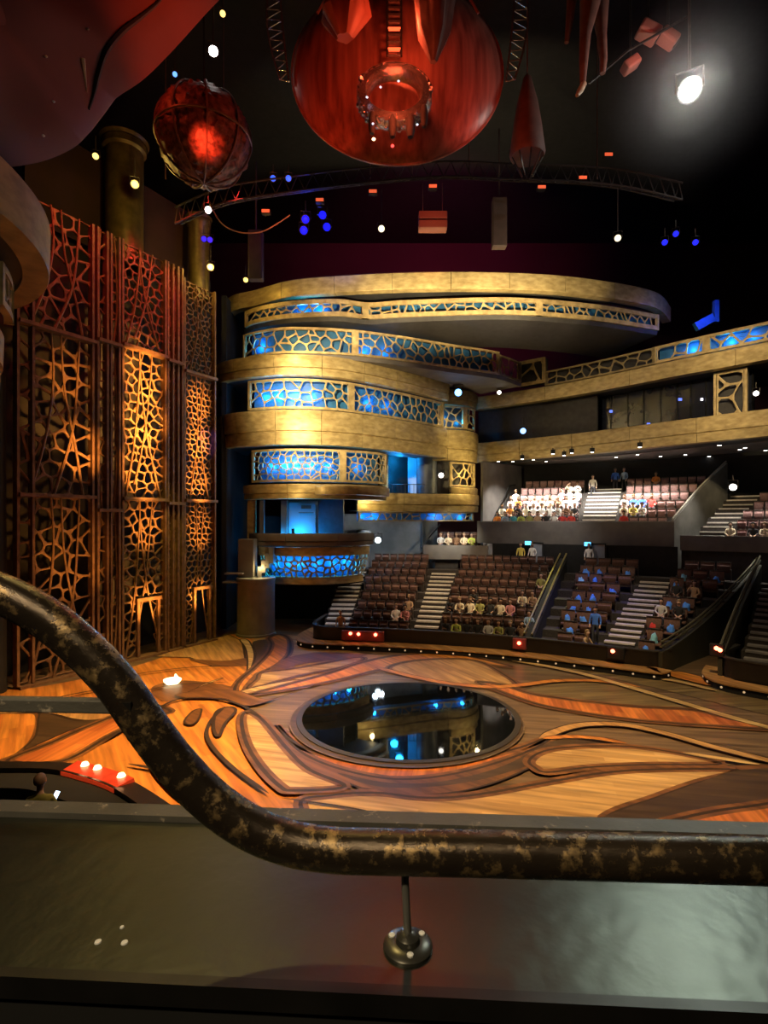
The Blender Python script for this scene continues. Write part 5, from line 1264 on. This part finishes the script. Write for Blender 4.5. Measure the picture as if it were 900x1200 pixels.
mb = MB(); mb.box(p+Vector((0, 0, 0.22)), (1.45, 0.6, 0.4), bev=.04); mb.build('upper_box', CLOTHR, root); mb = MB(); mb.box(p-Vector((0, 0, 0.24)), (1.45, 0.6, 0.4), bev=.04); mb.build('lower_box', CLOTHR, root)
mb = MB(); mb.tube([p+Vector((-.5, 0, .4)), p+Vector((-.5, 0, 2))], .02, 5); mb.tube([p+Vector((.5, 0, .4)), p+Vector((.5, 0, 2))], .02, 5); mb.build('hanging_wire', WIRE, root)
# hanging bell, legs, red lit lamp heads on the hall side
bell = thing('hanging_bell', 'tall dim bell shaped cloth lantern hanging beyond the shell', 'stage prop', at(618, 150, 21))
pb = at(618, 195, 21); mb = MB(); mb.lathe([(0.0, 0.3), (0.62, 0.35), (0.68, 0.5), (0.55, 1.5), (0.4, 2.4), (0.15, 3.4), (0, 3.6)], pb, 24); mb.build('cloth', mat('dusky_cloth', (0.1, 0.04, 0.03), 0.7), bell, smooth=True)
mb = MB(); mb.tube([pb+Vector((0, 0, 3.5)), pb+Vector((0, 0, 9))], .025, 5); mb.build('hanging_wire', WIRE, bell)
mb = MB()
for a in range(8): mb.tube([pb+Vector((.6*cos(a*pi/4), .6*sin(a*pi/4), .4)), pb+Vector((.2*cos(a*pi/4), .2*sin(a*pi/4), -.4))], .03, 5)
mb.build('frame', STEEL, bell)
legs = thing('hanging_costume', 'reddish hanging costume with long trouser legs high over the hall', 'stage prop', at(695, 50, 20))
BODYM = mat('costume_cloth', (0.16, 0.075, 0.055), 0.7, 0, (0.1, 0.045, 0.035), 3)
mb = MB(); mb.tube([at(690, -30, 20), at(692, 0, 20), at(686, 40, 20), at(684, 70, 20), at(683, 98, 20)], [.45, .38, .2, .16, .1], 14); mb.build('trouser_leg', BODYM, legs, smooth=True)
mb = MB(); mb.tube([at(698, -30, 20.2), at(702, 0, 20.2), at(705, 40, 20.2), at(707, 70, 20.2), at(706, 86, 20.2)], [.42, .36, .18, .15, .1], 14); mb.build('trouser_leg', BODYM, legs, smooth=True)
mb = MB(); mb.tube([at(684, 98, 20), at(680, 106, 19.9), at(676, 112, 19.8)], [.11, .12, .06], 10); mb.build('shoe', mat('pale_shoe', (0.4, 0.3, 0.2), 0.5), legs, smooth=True)
mb = MB(); mb.tube([at(672, -20, 20), at(668, 20, 20), at(664, 50, 20)], [.2, .14, .08], 10); mb.build('sleeve', BODYM, legs, smooth=True)
for px, py, sz, rz, nm in ((760, 38, 0.62, 0.5, 'dusty red lit lamp head, pale half of a pair near the costume'), (783, 45, 0.55, 0.6, 'bright red lit lamp head nearest the dazzling lamp'), (739, 76, 0.5, -0.6, 'red lit lamp head just below the pair near the costume')):
    p = at(px, py, 21); root = thing('moving_head_lamp', nm, 'lamp', p, 'red lit moving head lamps')
    R = Matrix.Rotation(rz, 3, 'Y')
    mb = MB(); mb.box(p, (sz*1.3, sz, sz*.75), rot=R, bev=.08); mb.build('head', CLOTHR, root); mb = MB(); mb.lathe([(0, .02), (sz*.3, .02), (sz*.34, -.1)], p+R@Vector((sz*.68, 0, 0)), 14, 0, R@Matrix.Rotation(pi/2, 3, 'Y')); mb.build('lens', BLACK, root)
    mb = MB(); mb.tube([p+Vector((0, 0, sz*.4)), p+Vector((0, 0, 3))], .04, 6); mb.build('hanger', STEEL, root)
bar = thing('pipe_batten', 'thin tilted dark pipe between the red lit lamp heads and the costume', 'pipe', at(720, 85, 20.5))
mb = MB(); mb.tube([at(690, 98, 20.6), at(735, 60, 20.6), at(805, 20, 20.6)], .05, 6); mb.build('tube', STEEL, bar)
# pilasters over the lattice screens
for px, Y, z0, z1, r_, nm in ((146, 26.2, 18.6, 24.5, 0.85, 'gold lit pilaster standing above the amber lattice screen'), (233, 30.1, 18.6, 23.0, 0.55, 'gold lit pilaster above the far lattice screen')):
    x = (px-CX)*Y/F; root = thing('pilaster', nm, 'pilaster', (x, Y, z0))
    mb = MB(); mb.lathe([(r_*1.05, 0), (r_, 0.1), (r_, z1-z0-.4), (r_*1.15, z1-z0-.3), (r_*1.15, z1-z0), (0, z1-z0)], (x, Y, z0), 24); mb.build('shaft', mat('dark_gilt', (0.12, 0.085, 0.035), 0.4, 0.3, (0.07, 0.05, 0.02), 3), root, smooth=True)
    mb = MB(); mb.lathe([(r_*1.2, z1-z0), (r_*1.3, z1-z0+.15), (0, z1-z0+.16)], (x, Y, z0), 24); mb.build('capital', mat('dark_gilt', (0.12, 0.085, 0.035), 0.4), root, smooth=True)
# dark hall posts hanging from the ceiling
for px, py, nm in ((300, 300, 'dark red hanging post near the tower cornice'), (585, 262, 'dark hanging post below the truss on the hall side')):
    p = at(px, py, 29); mb = MB(); mb.box(p, (0.75, 0.5, 2.6), bev=.05); mb.tube([p+Vector((0, 0, 1.3)), p+Vector((0, 0, 5))], .05, 6); tag(mb.build('speaker_column', mat('dull_red_box', (0.04, 0.022, 0.022), 0.7), None, p), nm, 'speaker')
# downlights below the long balcony
DLC = [(601, 541), (612, 538), (625, 539), (648, 532), (661, 534), (670, 531), (694, 530), (722, 536), (747, 533), (750, 524), (774, 535), (803, 533), (831, 535), (843, 522), (867, 527), (873, 525), (897, 528), (640, 541), (584, 541), (714, 543)]
for k, (px, py) in enumerate(DLC):
    z = 10.92; Y = F*(z-EYE)/(CY-py); Y = min(Y, 46); p = Vector(((px-CX)*Y/F, Y, EYE-(py-CY)*Y/F))
    root = thing('downlight', 'small white downlight under the long balcony, %s counted from the pillar' % ORD[1+sorted(DLC).index((px, py))], 'downlight', p, 'downlights above the upper seats')
    mb = MB(); mb.lathe([(0.13, 0.0), (0.15, 0.03), (0.15, 0.28), (0, 0.28)], p, 12); mb.tube([p+Vector((0, 0, .28)), (p.x, p.y, max(11.0, p.z+.4))], .03, 5); mb.build('housing', BLACK, root)
    mb = MB(); mb.lathe([(0, -0.03), (0.09, -0.01), (0.12, 0.02)], p, 12); mb.build('lens', emat('downlight_glow', (1, 0.96, 0.88), 9), root)
for k, (px, py) in enumerate(((783, 446), (797, 468), (823, 468), (803, 445), (716, 482), (760, 497))):
    u = BB.at_px(px); Y = BB.pos(u).y+1.8; p = at(px, py, Y); mb = MB(); mb.box(p, (0.22, .06, .16), bev=.02)
    tag(mb.build('indicator_light', emat('indicator_blue', (0.12, 0.2, 1), 1.5) if k not in (2, 3) else emat('indicator_white', (0.8, 0.8, 1), 1.5), None, p), 'small glowing indicator in the control room window, %s from the pillar' % ORD[1+sorted((716, 760, 783, 797, 803, 823)).index(px)], 'indicator', 'indicators in the control room window')
# blue lit object on the dark upper hall
p = at(832, 372, 33); bp = thing('blue_panel', 'deep blue lit angular panel above the lattice rail in the dark hall', 'panel', p)
mb = MB(); mb.box(p+Vector((0.35, 0, 0.35)), (0.25, .3, 1.3)); mb.build('upright', BACKP, bp); mb = MB(); mb.box(p+Vector((-.35, 0, -.3)), (1.2, .3, .5), rot=Matrix.Rotation(-.5, 3, 'Y')); mb.build('arm', BACKP, bp)

# near tower on the camera side, a few curved bands
NC = lambda R: Curve([(-11.5+R*sin(radians(a)), 9.5-R*cos(radians(a))) for a in range(40, 176, 5)], 0.25)
cornice('cornice', 'broad curved cornice of the near tower beside the canvas sail', NC(4.75), 11.85, 12.85, 0.1, m=GOLD_SHADED, groove=False, seg=20, group='near tower bands', soff=1.2)
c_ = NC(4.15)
lattice_band('lattice parapet of the near tower under its curved cornice', c_, 10.75, 11.6, 0.0, (2, 23), [], 0.5, 0.4, 0.09, rs=21, m=GOLD_SHADED, group='near tower bands', frame=.14)
cornice('cornice', 'lower curved cornice of the near tower at the frame edge', NC(3.95), 9.25, 10.5, 0.05, m=GOLD_SHADED, seg=20, group='near tower bands', soff=1.0)
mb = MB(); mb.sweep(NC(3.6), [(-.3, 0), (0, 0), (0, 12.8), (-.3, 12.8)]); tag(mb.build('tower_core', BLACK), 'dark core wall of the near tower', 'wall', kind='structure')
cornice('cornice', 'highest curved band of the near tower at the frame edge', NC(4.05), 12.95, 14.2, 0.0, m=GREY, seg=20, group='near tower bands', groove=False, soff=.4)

# red signal lamps along the front wall of the lower tier
def red_box(label, f, R, w_, bulbs, z=0.62, fc=None):
    p = pol(R, f, z); root = thing('red_lamp_box', label, 'lamp', p, 'red lamp boxes along the tier fronts')
    mb = MB(); mb.box(p, (w_, 0.22, 0.5), radians(-f), bev=.03); mb.build('casing', fc or mat('crimson_box', (0.26, 0.05, 0.055), 0.5), root)
    for dx, dz in bulbs:
        q = p+Matrix.Rotation(radians(-f), 3, 'Z')@Vector((dx, -0.13, dz)); mb = MB(); mb.lathe([(0, -.09), (.07, -.05), (.09, 0), (.07, .05), (0, .09)], q, 12); mb.build('bulb', emat('red_bulb_glow', (1, 0.12, 0.06), 12), root)
red_box('wide crimson box with three glowing red bulbs on the tier front by the curved stairs', 9.35, 30.28, 2.2, [(-.62, .12), (-.2, .1), (.68, .1)])
red_box('small crimson box with a red bulb at the foot of the yellow rails', 24.1, 30.28, 0.62, [(0, .05)], 0.72)
red_box('red bulb on a black box at the foot of the aisle stairs', 32.0, 30.28, 0.7, [(-.1, .1)], 0.75, BLACK)
red_box('red bulb on the rounded front of the neighbouring tier', 39.0, 30.75, 0.5, [(0, .1), (.12, .05)], 1.3, BLACK)
# glowing shell lamp lying on the stage
p = fl(202, 802); sl = thing('floor_lamp', 'small glowing shell shaped lamp lying on the stage before the screens', 'lamp', p)
mb = MB(); mb.lathe([(0, 0.0), (.22, .03), (.33, .14), (.34, .2), (.28, .12), (0, .06)], p, 20); mb.build('bowl', emat('shell_lamp_glow', (1, 0.86, 0.5), 3.0), sl, smooth=True)
mb = MB(); mb.tube([p+Vector((.1, 0, .1)), p+Vector((.17, 0, .26)), p+Vector((.12, 0, .42))], [.13, .1, .02], 10); mb.build('fin', MATS['shell_lamp_glow'], sl, smooth=True)

# ================================================================ NEAR SEATING EDGE below the camera
nt_ = thing('near_tier_front', 'black curved front of the seats just below with a red glowing panel on top', 'seating tier', fl(60, 920))
NF = Curve([(-15, 13.4), (-12, 12.75), (-9, 12.6), (-7.4, 12.55), (-6.4, 12.2), (-5.37, 11.65), (-4.17, 10.67), (-3.3, 9.8), (-2.6, 8.4)], 0.25)
mb = MB(); mb.sweep(NF, [(0.0, 0), (0.0, 0.95), (0.45, 1.0), (0.45, 0)]); mb.build('front_wall', BLKGLOSS, nt_, smooth=True)
mb = MB(); mb.sweep(NF, [(0.47, 0.0), (0.47, 0.9), (1.15, 0.9), (1.15, 0.1), (4.5, 0.1), (4.5, 0.0)]); mb.build('deck', BLACK, nt_)
u0, u1 = NF.at_px(92), NF.at_px(158)
REDP = mat('red_translucent_panel', (0.6, 0.06, 0.03), 0.35, 0, (0.45, 0.03, 0.015), 6, emit=(1, 0.07, 0.015), estr=0.3)
mb = MB(); mb.sweep(NF.sub(u0, u1), [(0.0, 0.96), (0.02, 1.04), (0.46, 0.985), (0.46, 0.9), (0.25, 0.87)]); mb.build('red_panel', REDP, nt_, smooth=True)
for px in (99, 114, 142):
    q = NF.xyz(NF.at_px(px, 0.12), 1.04, 0.12); mb = MB(); mb.lathe([(0, -.03), (.09, 0), (.06, .06), (0, .08)], q, 10); mb.build('bulb', emat('hot_red_bulb', (1, 0.45, 0.2), 9), nt_)
pp = Vector((-6.35, 10.1, 0.42))
po = person('seated', pp-Vector((0, 0, .0)), radians(200), 'olive', 'bald person in olive top looking at a phone just below the rail', hair=(0.3, 0.2, 0.15), lng=False, skin=0)
ph = at(66, 932, 10.6); mb = MB(); mb.box(ph, (.09, .17, .012), rot=Matrix.Rotation(.6, 3, 'X')@Matrix.Rotation(.5, 3, 'Y'), bev=.004); o = mb.build('phone', BLACK, None, ph); tag(o, 'phone with a blue white screen held by the bald person', 'phone')
mb = MB(); mb.box(ph+Vector((0, -.006, .01)), (.08, .155, .004), rot=Matrix.Rotation(.6, 3, 'X')@Matrix.Rotation(.5, 3, 'Y')); mb.build('screen', emat('phone_screen_glow', (0.5, 0.7, 1), 4), o)

# ================================================================ FOREGROUND PARAPET AND RAIL
LEDGE = mat('dark_steel_ledge', (0.085, 0.09, 0.078), 0.34, 0.9, (0.06, 0.062, 0.052), 3.0, bump=0.05, bscale=30, lo=0.3, hi=0.7, detail=8)
def worn(name, base, worn_c, scale, lo, hi, rough=0.32, metal=0.75, wmetal=0.8, bump=0.5):
    m = mat(name, base, rough, metal, tuple(c*.6 for c in base), 6); nt = m.node_tree; N = nt.nodes; L = nt.links; b = N['Principled BSDF']
    tc = N.new('ShaderNodeTexCoord'); n1 = N.new('ShaderNodeTexNoise'); n1.inputs['Scale'].default_value = scale; n1.inputs['Detail'].default_value = 9; n1.inputs['Roughness'].default_value = 0.68
    L.new(tc.outputs['Object'], n1.inputs[0])
    r1 = N.new('ShaderNodeValToRGB'); r1.color_ramp.elements[0].position = lo; r1.color_ramp.elements[1].position = hi; L.new(n1.outputs['Fac'], r1.inputs[0])
    old = b.inputs['Base Color'].links[0].from_socket
    n2 = N.new('ShaderNodeTexNoise'); n2.inputs['Scale'].default_value = scale*2.3; L.new(tc.outputs['Object'], n2.inputs[0])
    c2 = N.new('ShaderNodeValToRGB'); c2.color_ramp.elements[0].color = (*tuple(c*.55 for c in worn_c), 1); c2.color_ramp.elements[1].color = (*worn_c, 1); c2.color_ramp.elements[0].position = .35; c2.color_ramp.elements[1].position = .65; L.new(n2.outputs['Fac'], c2.inputs[0])
    mx = N.new('ShaderNodeMix'); mx.data_type = 'RGBA'; L.new(r1.outputs[0], mx.inputs[0]); L.new(old, mx.inputs[6]); L.new(c2.outputs[0], mx.inputs[7]); L.new(mx.outputs[2], b.inputs['Base Color'])
    bp = N.new('ShaderNodeBump'); bp.inputs['Strength'].default_value = bump; bp.inputs['Distance'].default_value = 0.003; L.new(n1.outputs['Fac'], bp.inputs['Height']); L.new(bp.outputs[0], b.inputs['Normal'])
    rr = N.new('ShaderNodeMapRange'); rr.inputs['To Min'].default_value = rough; rr.inputs['To Max'].default_value = rough+.25; L.new(r1.outputs[0], rr.inputs['Value']); L.new(rr.outputs[0], b.inputs['Roughness'])
    return m
PIPE = worn('worn_bronze_rail', (0.10, 0.075, 0.055), (0.5, 0.34, 0.16), 48, 0.52, 0.64, rough=0.22, metal=0.72)
CHIP = worn('chipped_edge_paint', (0.17, 0.16, 0.14), (0.5, 0.42, 0.33), 40, 0.6, 0.66, 0.5, 0.2)
ROT = Matrix.Rotation(-radians(3.2), 3, 'Z')      # the parapet runs slightly towards the camera on one side
HL = EYE-0.45
def fp(x, y, z): return ROT@Vector((x, y, z))
par = thing('parapet', 'dark steel parapet ledge across the foreground under the bronze rail', 'parapet', (0, 0.66, HL))
def fbox(mb, x0, x1, y0, y1, z0, z1, mi=0):
    vs = [fp(x, y, z) for x in (x0, x1) for y in (y0, y1) for z in (z0, z1)]
    mb.add(vs, [(0, 1, 3, 2), (4, 6, 7, 5), (0, 4, 5, 1), (2, 3, 7, 6), (0, 2, 6, 4), (1, 5, 7, 3)], mi)
mb = MB(); fbox(mb, -2.6, 3.2, 0.528, 0.795, HL-0.012, HL); mb.build('ledge_plate', LEDGE, par)
mb = MB(); fbox(mb, -2.6, 3.2, 0.797, 0.83, HL-0.4, HL+0.008); mb.build('outer_lip', CHIP, par)
mb = MB(); fbox(mb, -2.6, 3.2, 0.515, 0.527, HL-0.02, HL+0.002); mb.build('inner_edge', STEEL, par)
mb = MB(); fbox(mb, -2.6, 3.2, 0.520, 0.54, HL-0.5, HL-0.022); mb.build('inner_panel', BLACK, par)
for px, py in ((115, 1104), (146, 1105), (143, 1087)):
    Y = 0.45*F/(py-CY); p = Vector(((px-CX)*Y/F, Y, HL)); mb = MB(); mb.lathe([(.0038 if py > 1100 else .0024, 0), (.0033 if py > 1100 else .002, .0012), (0, .0016)], p, 14); mb.build('white_dot', mat('bright_white', (0.9, 0.89, 0.86), 0.5, 0.0, (0.8, 0.8, 0.78)), par)  # small raised white dots on the ledge plate
rail = thing('handrail', 'thick worn bronze handrail curving up across the foreground', 'rail', (0, 0.58, EYE-.35))
def rp(px, py, Y): return at(px, py, Y)
RY = lambda px: 0.585-0.056*((px-450)/450)*0.58
rpts = [(-900, 640), (-400, 648), (-160, 660), (-90, 668), (-30, 684), (20, 704), (62, 730), (102, 764), (138, 803), (170, 848), (204, 893), (244, 935), (290, 968), (340, 988), (392, 996), (450, 998), (560, 1000), (680, 1003), (800, 1006), (920, 1009), (1060, 1013), (1500, 1024), (2300, 1046)]
P = smooth2([rp(x, y, RY(x)) for x, y in rpts], 8)
mb = MB(); mb.tube(P, 0.0222, 28); mb.build('pipe', PIPE, rail, smooth=True)
base = Vector(((478-CX)*0.576/F, 0.576, HL))
brk = MB(); tp = rp(474, 1012, RY(474)); brk.tube(smooth2([tp, tp.lerp(base, .35)+Vector((0, 0, 0.0)), base+Vector((-.001, 0, .03)), base+Vector((0, 0, .012))], 5), [0.0042]*16, 10); b_ = brk.build('bracket', mat('bracket_steel', (0.4, 0.39, 0.36), 0.3, 0.7), rail, smooth=True)
mb = MB(); mb.lathe([(.026, 0), (.026, .003), (.023, .0055), (.013, .0065), (.012, .012), (.007, .016), (0, .017)], base, 32); mb.build('flange', mat('flange_steel', (0.12, 0.115, 0.1), 0.28, 0.7), b_, smooth=True)
mb = MB()
for a in (0.6, 2.7, 4.8): mb.lathe([(.0035, .005), (.0035, .0075), (0, .0085)], base+Vector((.0185*cos(a), .0185*sin(a), 0)), 8)
mb.build('screw', MATS['bright_white'], b_)
# flat bar running out from the rail on the open side
bar = thing('guard_bar', 'flat chipped steel bar running from the frame edge to the curved rail', 'rail', at(60, 823, .6))
a, b = at(-900, 813, .66), at(152, 823, .604)
mb = MB(); mb.tube([a, b], 0.0001, 4)
mb = MB(); d = b-a; mb.box((a+b)/2, (d.length, .012, .0155), atan2(d.y, d.x), bev=.002); mb.build('bar', CHIP, bar)
mb = MB(); mb.box(b+Vector((.004, -.004, 0)), (.012, .03, .012)); mb.build('weld_tab', STEEL, bar)
# ================================================================ LIGHT
AMB = (1.0, 0.52, 0.16); GOLDL = (1.0, 0.77, 0.42); RED = (1.0, 0.07, 0.02); BLU = (0.01, 0.36, 1.0); DBLU = (0.03, 0.06, 1.0)
# stage wash
spot((-1.5, 17, 19.5), (-7.0, 18.5, 0), 33000, (1.0, 0.58, 0.2), 52, 0.9, 0.5, 'stage_wash')
spot((2, 10, 20), (1.5, 15, 0), 21000, (1.0, 0.6, 0.24), 60, 0.9, 0.5, 'stage_wash')
spot((8, 14, 20), (8, 20, 0), 9500, (1.0, 0.72, 0.34), 60, 0.9, 0.5, 'stage_wash')
spot((-9, 24, 14), (-10.2, 27.2, 0), 2600, (1.0, 0.72, 0.1), 40, 0.8, 0.2, 'yellow_pool')
# amber light climbing the screens
def wall_pt(px, z): 
    p = LA+LD*lu(px); return Vector((p.x, p.y, z))
for px, z, pw, an, off in ((166, 9.0, 12000, 22, 5.5), (168, 11.2, 17000, 22, 5.5), (168, 13.4, 12000, 22, 5.5), (170, 6.3, 5000, 20, 5), (231, 8.6, 9000, 17, 4.5), (232, 10.6, 12000, 17, 4.5), (232, 12.6, 8000, 17, 4.5), (233, 6.0, 5000, 18, 4.5), (170, 2.6, 3200, 24, 4.5), (232, 2.6, 3600, 20, 4), (92, 9.5, 6000, 18, 6), (85, 5.0, 1500, 30, 6), (80, 12.5, 2500, 18, 6)):
    t = wall_pt(px, z); s_ = t+Vector((LN.x*off, LN.y*off, 0)); s_.z = max(0.6, z-4.5); spot(s_, t, pw*2.6, (1.0, 0.40, 0.07), an, 0.9, 0.15, 'screen_uplight')
for px, z, pw in ((80, 18.0, 1500), (150, 17.5, 2200), (178, 17.3, 1800), (215, 17.3, 700)):
    t = wall_pt(px, z); s_ = t+Vector((LN.x*4, LN.y*4, 5.0)); spot(s_, t, pw*1.3, (1.0, 0.04, 0.03), 46, 0.9, 0.15, 'red_downlight')
t = wall_pt(244, 10.8); spot(t+Vector((LN.x*3, LN.y*3-1, 2)), t, 900, (0.12, 0.1, 1.0), 22, 0.7, 0.1, 'blue_beam')
# tower
spot((-4.5, 17.5, 14), (-3.2, 31.5, 13.2), 21000, GOLDL, 42, 0.8, 0.3, 'tower_key')
for x in (-0.6, 2.6, 5.6, 8.6): spot((x, 26.6, 15.6), (x, 30.7, 19.7), 2300, GOLDL, 74, 0.3, 0.2, 'canopy_key')
spot((3, 24, 19), (5.0, 38.2, 12.5), 9000, (1.0, 0.74, 0.3), 13, 0.6, 0.2, 'pillar_key')
spot((9, 14, 17), (16, 33, 13.6), 9000, GOLDL, 42, 0.8, 0.3, 'balcony_key')
spot((12, 14, 17), (20, 29, 13.6), 6000, GOLDL, 30, 0.8, 0.3, 'balcony_key')
for z, pw in ((13.6, 110), (17, 110), (10.2, 110), (8.0, 80), (16.0, 90)):
    q = TW.xyz(TW.at_px(346), z, 1.5); point(q, pw, (1.0, 0.72, 0.3), 0.1, 'band_uplight')
point(T2.xyz(T2.at_px(545), 9.6, 1.3), 260, (1, .74, .3), .1, 'pillar_uplight')
point(T2.xyz(T2.at_px(430), 7.7, 1.2), 120, (1, .74, .3), .1, 'ledge_uplight')
point(TJ.xyz(TJ.at_px(318), 3.8, 1.0), 40, (1, .74, .3), .1, 'bowl_uplight')
# blue behind the lattices
def blue(c, px, z, off, pw, col=BLU): point(c.xyz(c.at_px(px), z, off), pw*0.75, col, 0.12, 'blue_glow')
for px, pw in ((352, 60), (372, 60)): blue(TB, px, 18.7, -0.3, pw)
blue(TC, 300, 16.9, -0.3, 70); blue(TC, 430, 16.6, -0.3, 40); blue(TC, 455, 16.7, -0.3, 25)
for px, pw in ((306, 80), (322, 120), (345, 110), (368, 90), (438, 50), (460, 25)): blue(TW, px, 13.8, -0.3, pw)
blue(T2B, 522, 13.7, -0.3, 60); blue(T2B, 540, 13.5, -0.3, 50)
for px, pw in ((312, 90), (330, 110), (345, 120), (365, 90), (385, 60), (425, 30)): blue(TG, px, 9.7, -0.3, pw)
for px in (312, 330, 350, 372, 395, 415): blue(TJ, px, 3.9, -0.45, 75)
for px in (426, 440, 512, 545): blue(T2, px, 6.75, -0.3, 45)
blue(BB, 808, 16.5, -0.3, 50); blue(BB, 853, 16.5, -0.3, 60); blue(BB, 880, 16.5, -0.3, 30)
q = TR.xyz(TR.at_px(345), 5.6, -1.9); point(q, 150, BLU, .2, 'alcove_blue')
q = TR.xyz(TR.at_px(318), 5.5, -1.2); point(q, 70, BLU, .2, 'alcove_blue')
point(at(468, 540, 38.9), 260, BLU, .25, 'alcove_blue'); point(at(462, 560, 38.6), 130, BLU, .25, 'alcove_blue')
point(at(440, 625, 37.0), 60, (.6, .8, 1), .2, 'cool_glow')
# seats
spot((7, 24, 16), (3.5, 34, 2), 9500, (1.0, 0.7, 0.4), 42, 0.8, 0.4, 'seat_fill')
spot((10, 20, 16), (11, 29, 2), 4200, (1.0, 0.78, 0.5), 40, 0.8, 0.4, 'seat_fill')
spot((5, 28, 12), (5.4, 31, 1.5), 1500, (1.0, 0.85, 0.5), 26, 0.8, 0.2, 'audience_pool')
spot((-2, 30, 11), (2.0, 33.5, 2.0), 1500, (1.0, 0.72, 0.42), 22, 0.7, 0.2, 'stair_pool')
spot((12, 30, 9), (11, 29, 1.0), 900, DBLU, 70, 0.8, 0.2, 'blue_seat_wash')
p = pol(40.0, 25.5, 7.0); spot(p, pol(36.5, 25.3, 3), 700, (1, .9, .2), 40, .8, .1, 'rail_yellow')
for f, pw in ((20.0, 1500), (22.0, 1900), (24.2, 2300), (26.6, 2500), (28.4, 1600), (30.5, 1500), (32.5, 1200)):
    spot(pol(43.6, f, 10.7), pol(45.2, f, 7.2), pw*1.7, (1.0, 0.93, 0.82), 85, 0.8, 0.12, 'house_downlight')
for f, pw in ((36.5, 900), (39, 1000), (41, 900)): spot(pol(42.6, f, 10.6), pol(43.2, f, 6.0), pw, (1.0, 0.92, 0.78), 75, .8, .12, 'house_downlight')
spot(pol(39.0, 15.5, 6.2), pol(42.3, 14.8, 5.0), 420, (1, .93, .75), 95, .7, .1, 'box_light')
spot(pol(38.5, 25, 7.5), pol(41.6, 24, 5.4), 260, (1, .88, .75), 110, .9, .2, 'parapet_glow')
# overhead reds
spot((0.5, 10, 14), dc, 900, RED, 34, 0.7, 0.3, 'shell_red')
spot((-3.5, 17, 17), dc+Vector((-2.6, 0, -1.5)), 800, RED, 50, 0.9, 0.2, 'shell_red')
spot((5, 17, 17.5), dc+Vector((3.0, 0, -1.5)), 900, RED, 50, 0.9, 0.2, 'shell_red')
point(rc+Vector((0, -1.3, -1.2)), 260, (1, .12, .04), .2, 'ring_red'); point(rc+Vector((.4, -.9, 1.6)), 240, (1, .12, .04), .2, 'ring_red')
spot((-6.4, 19.0, 19.5), bc+Vector((.2, 0, -.1)), 1500, RED, 34, 1.0, .1, 'ball_red')
point(bc+Vector((-1.5, -2.6, 1.0)), 60, RED, .1, 'ball_red')
spot((0.5, 11, 15), at(215, 40, 12.5), 1700, (1.0, 0.12, 0.03), 40, 1.0, .4, 'hull_red')
spot((2, 20, 22), at(507, 262, 28), 1200, (1.0, 0.12, 0.04), 20, .9, .2, 'box_red')
spot((4, 33, 25), (4, 52, 29), 6000, (0.7, 0.08, 0.2), 95, 1.0, .5, 'haze_wall')
point(at(618, 172, 19.8), 8, (1, .2, .1), .1, 'bell_red'); point(at(775, 55, 19.8), 45, RED, .1, 'heads_red'); point(at(695, 60, 18.8), 10, (1, .25, .12), .1, 'costume_red')
spot((-3, 22, 19), at(300, 225, 26), 900, (1, .2, .08), 60, .9, .2, 'truss_red')
point(at(160, 214, 23.2), 150, (1, .66, .12), .1, 'pilaster_gold'); point(at(243, 312, 28.3), 150, (1, .66, .12), .1, 'pilaster_gold'); point(at(288, 334, 30.9), 60, (1, .66, .12), .1, 'cornice_gold')
point(at(834, 366, 31.8), 120, DBLU, .1, 'panel_blue'); point(at(370, 262, 27.3), 120, DBLU, .1, 'cluster_blue')
# near tower and foreground
spot((-3, 4, 9), (-7.2, 10.5, 12), 190, (1, .78, .42), 50, .9, .3, 'near_tower_glow')
spot(at(808, 106, 19.4), (0.66, 0.62, HL), 5200, (0.8, 1.0, 0.86), 3.0, 1.0, 0.5, 'hall_lamp_beam')
spot((-3, 12, 13), (-0.2, .6, EYE-.4), 40, (1, .72, .28), 9, .6, .4, 'rail_gold')
spot((1.5, -1.5, 9.5), (0, .6, EYE-.5), 2, (1, .86, .62), 50, .9, .6, 'ledge_fill')

spot((-1.2, -1.0, 8.6), (-0.2, 0.6, EYE-.33), 210, (1, .78, .46), 34, .9, .12, 'rail_fill')  # fill light added behind the viewer to brighten the rail
point(hp_+Vector((0, -.3, 0)), 420, (1, .97, .88), .12, 'haze_glow')  # point light added so the ball of haze glows

point((-0.2, 37.6, 5.7), 90, (.85, .93, 1), .2, 'wall_cool')
spot((-3.5, 27, 9), pol(33.5, 5.8, 1.5), 900, (.95, .9, 1), 26, .8, .2, 'side_stair_light')
spot((-2.2, 5.5, 13.5), (-0.1, .6, EYE-.33), 380, (1, .74, .24), 8, .7, .1, 'rail_gold_rim')
clear_tmp()
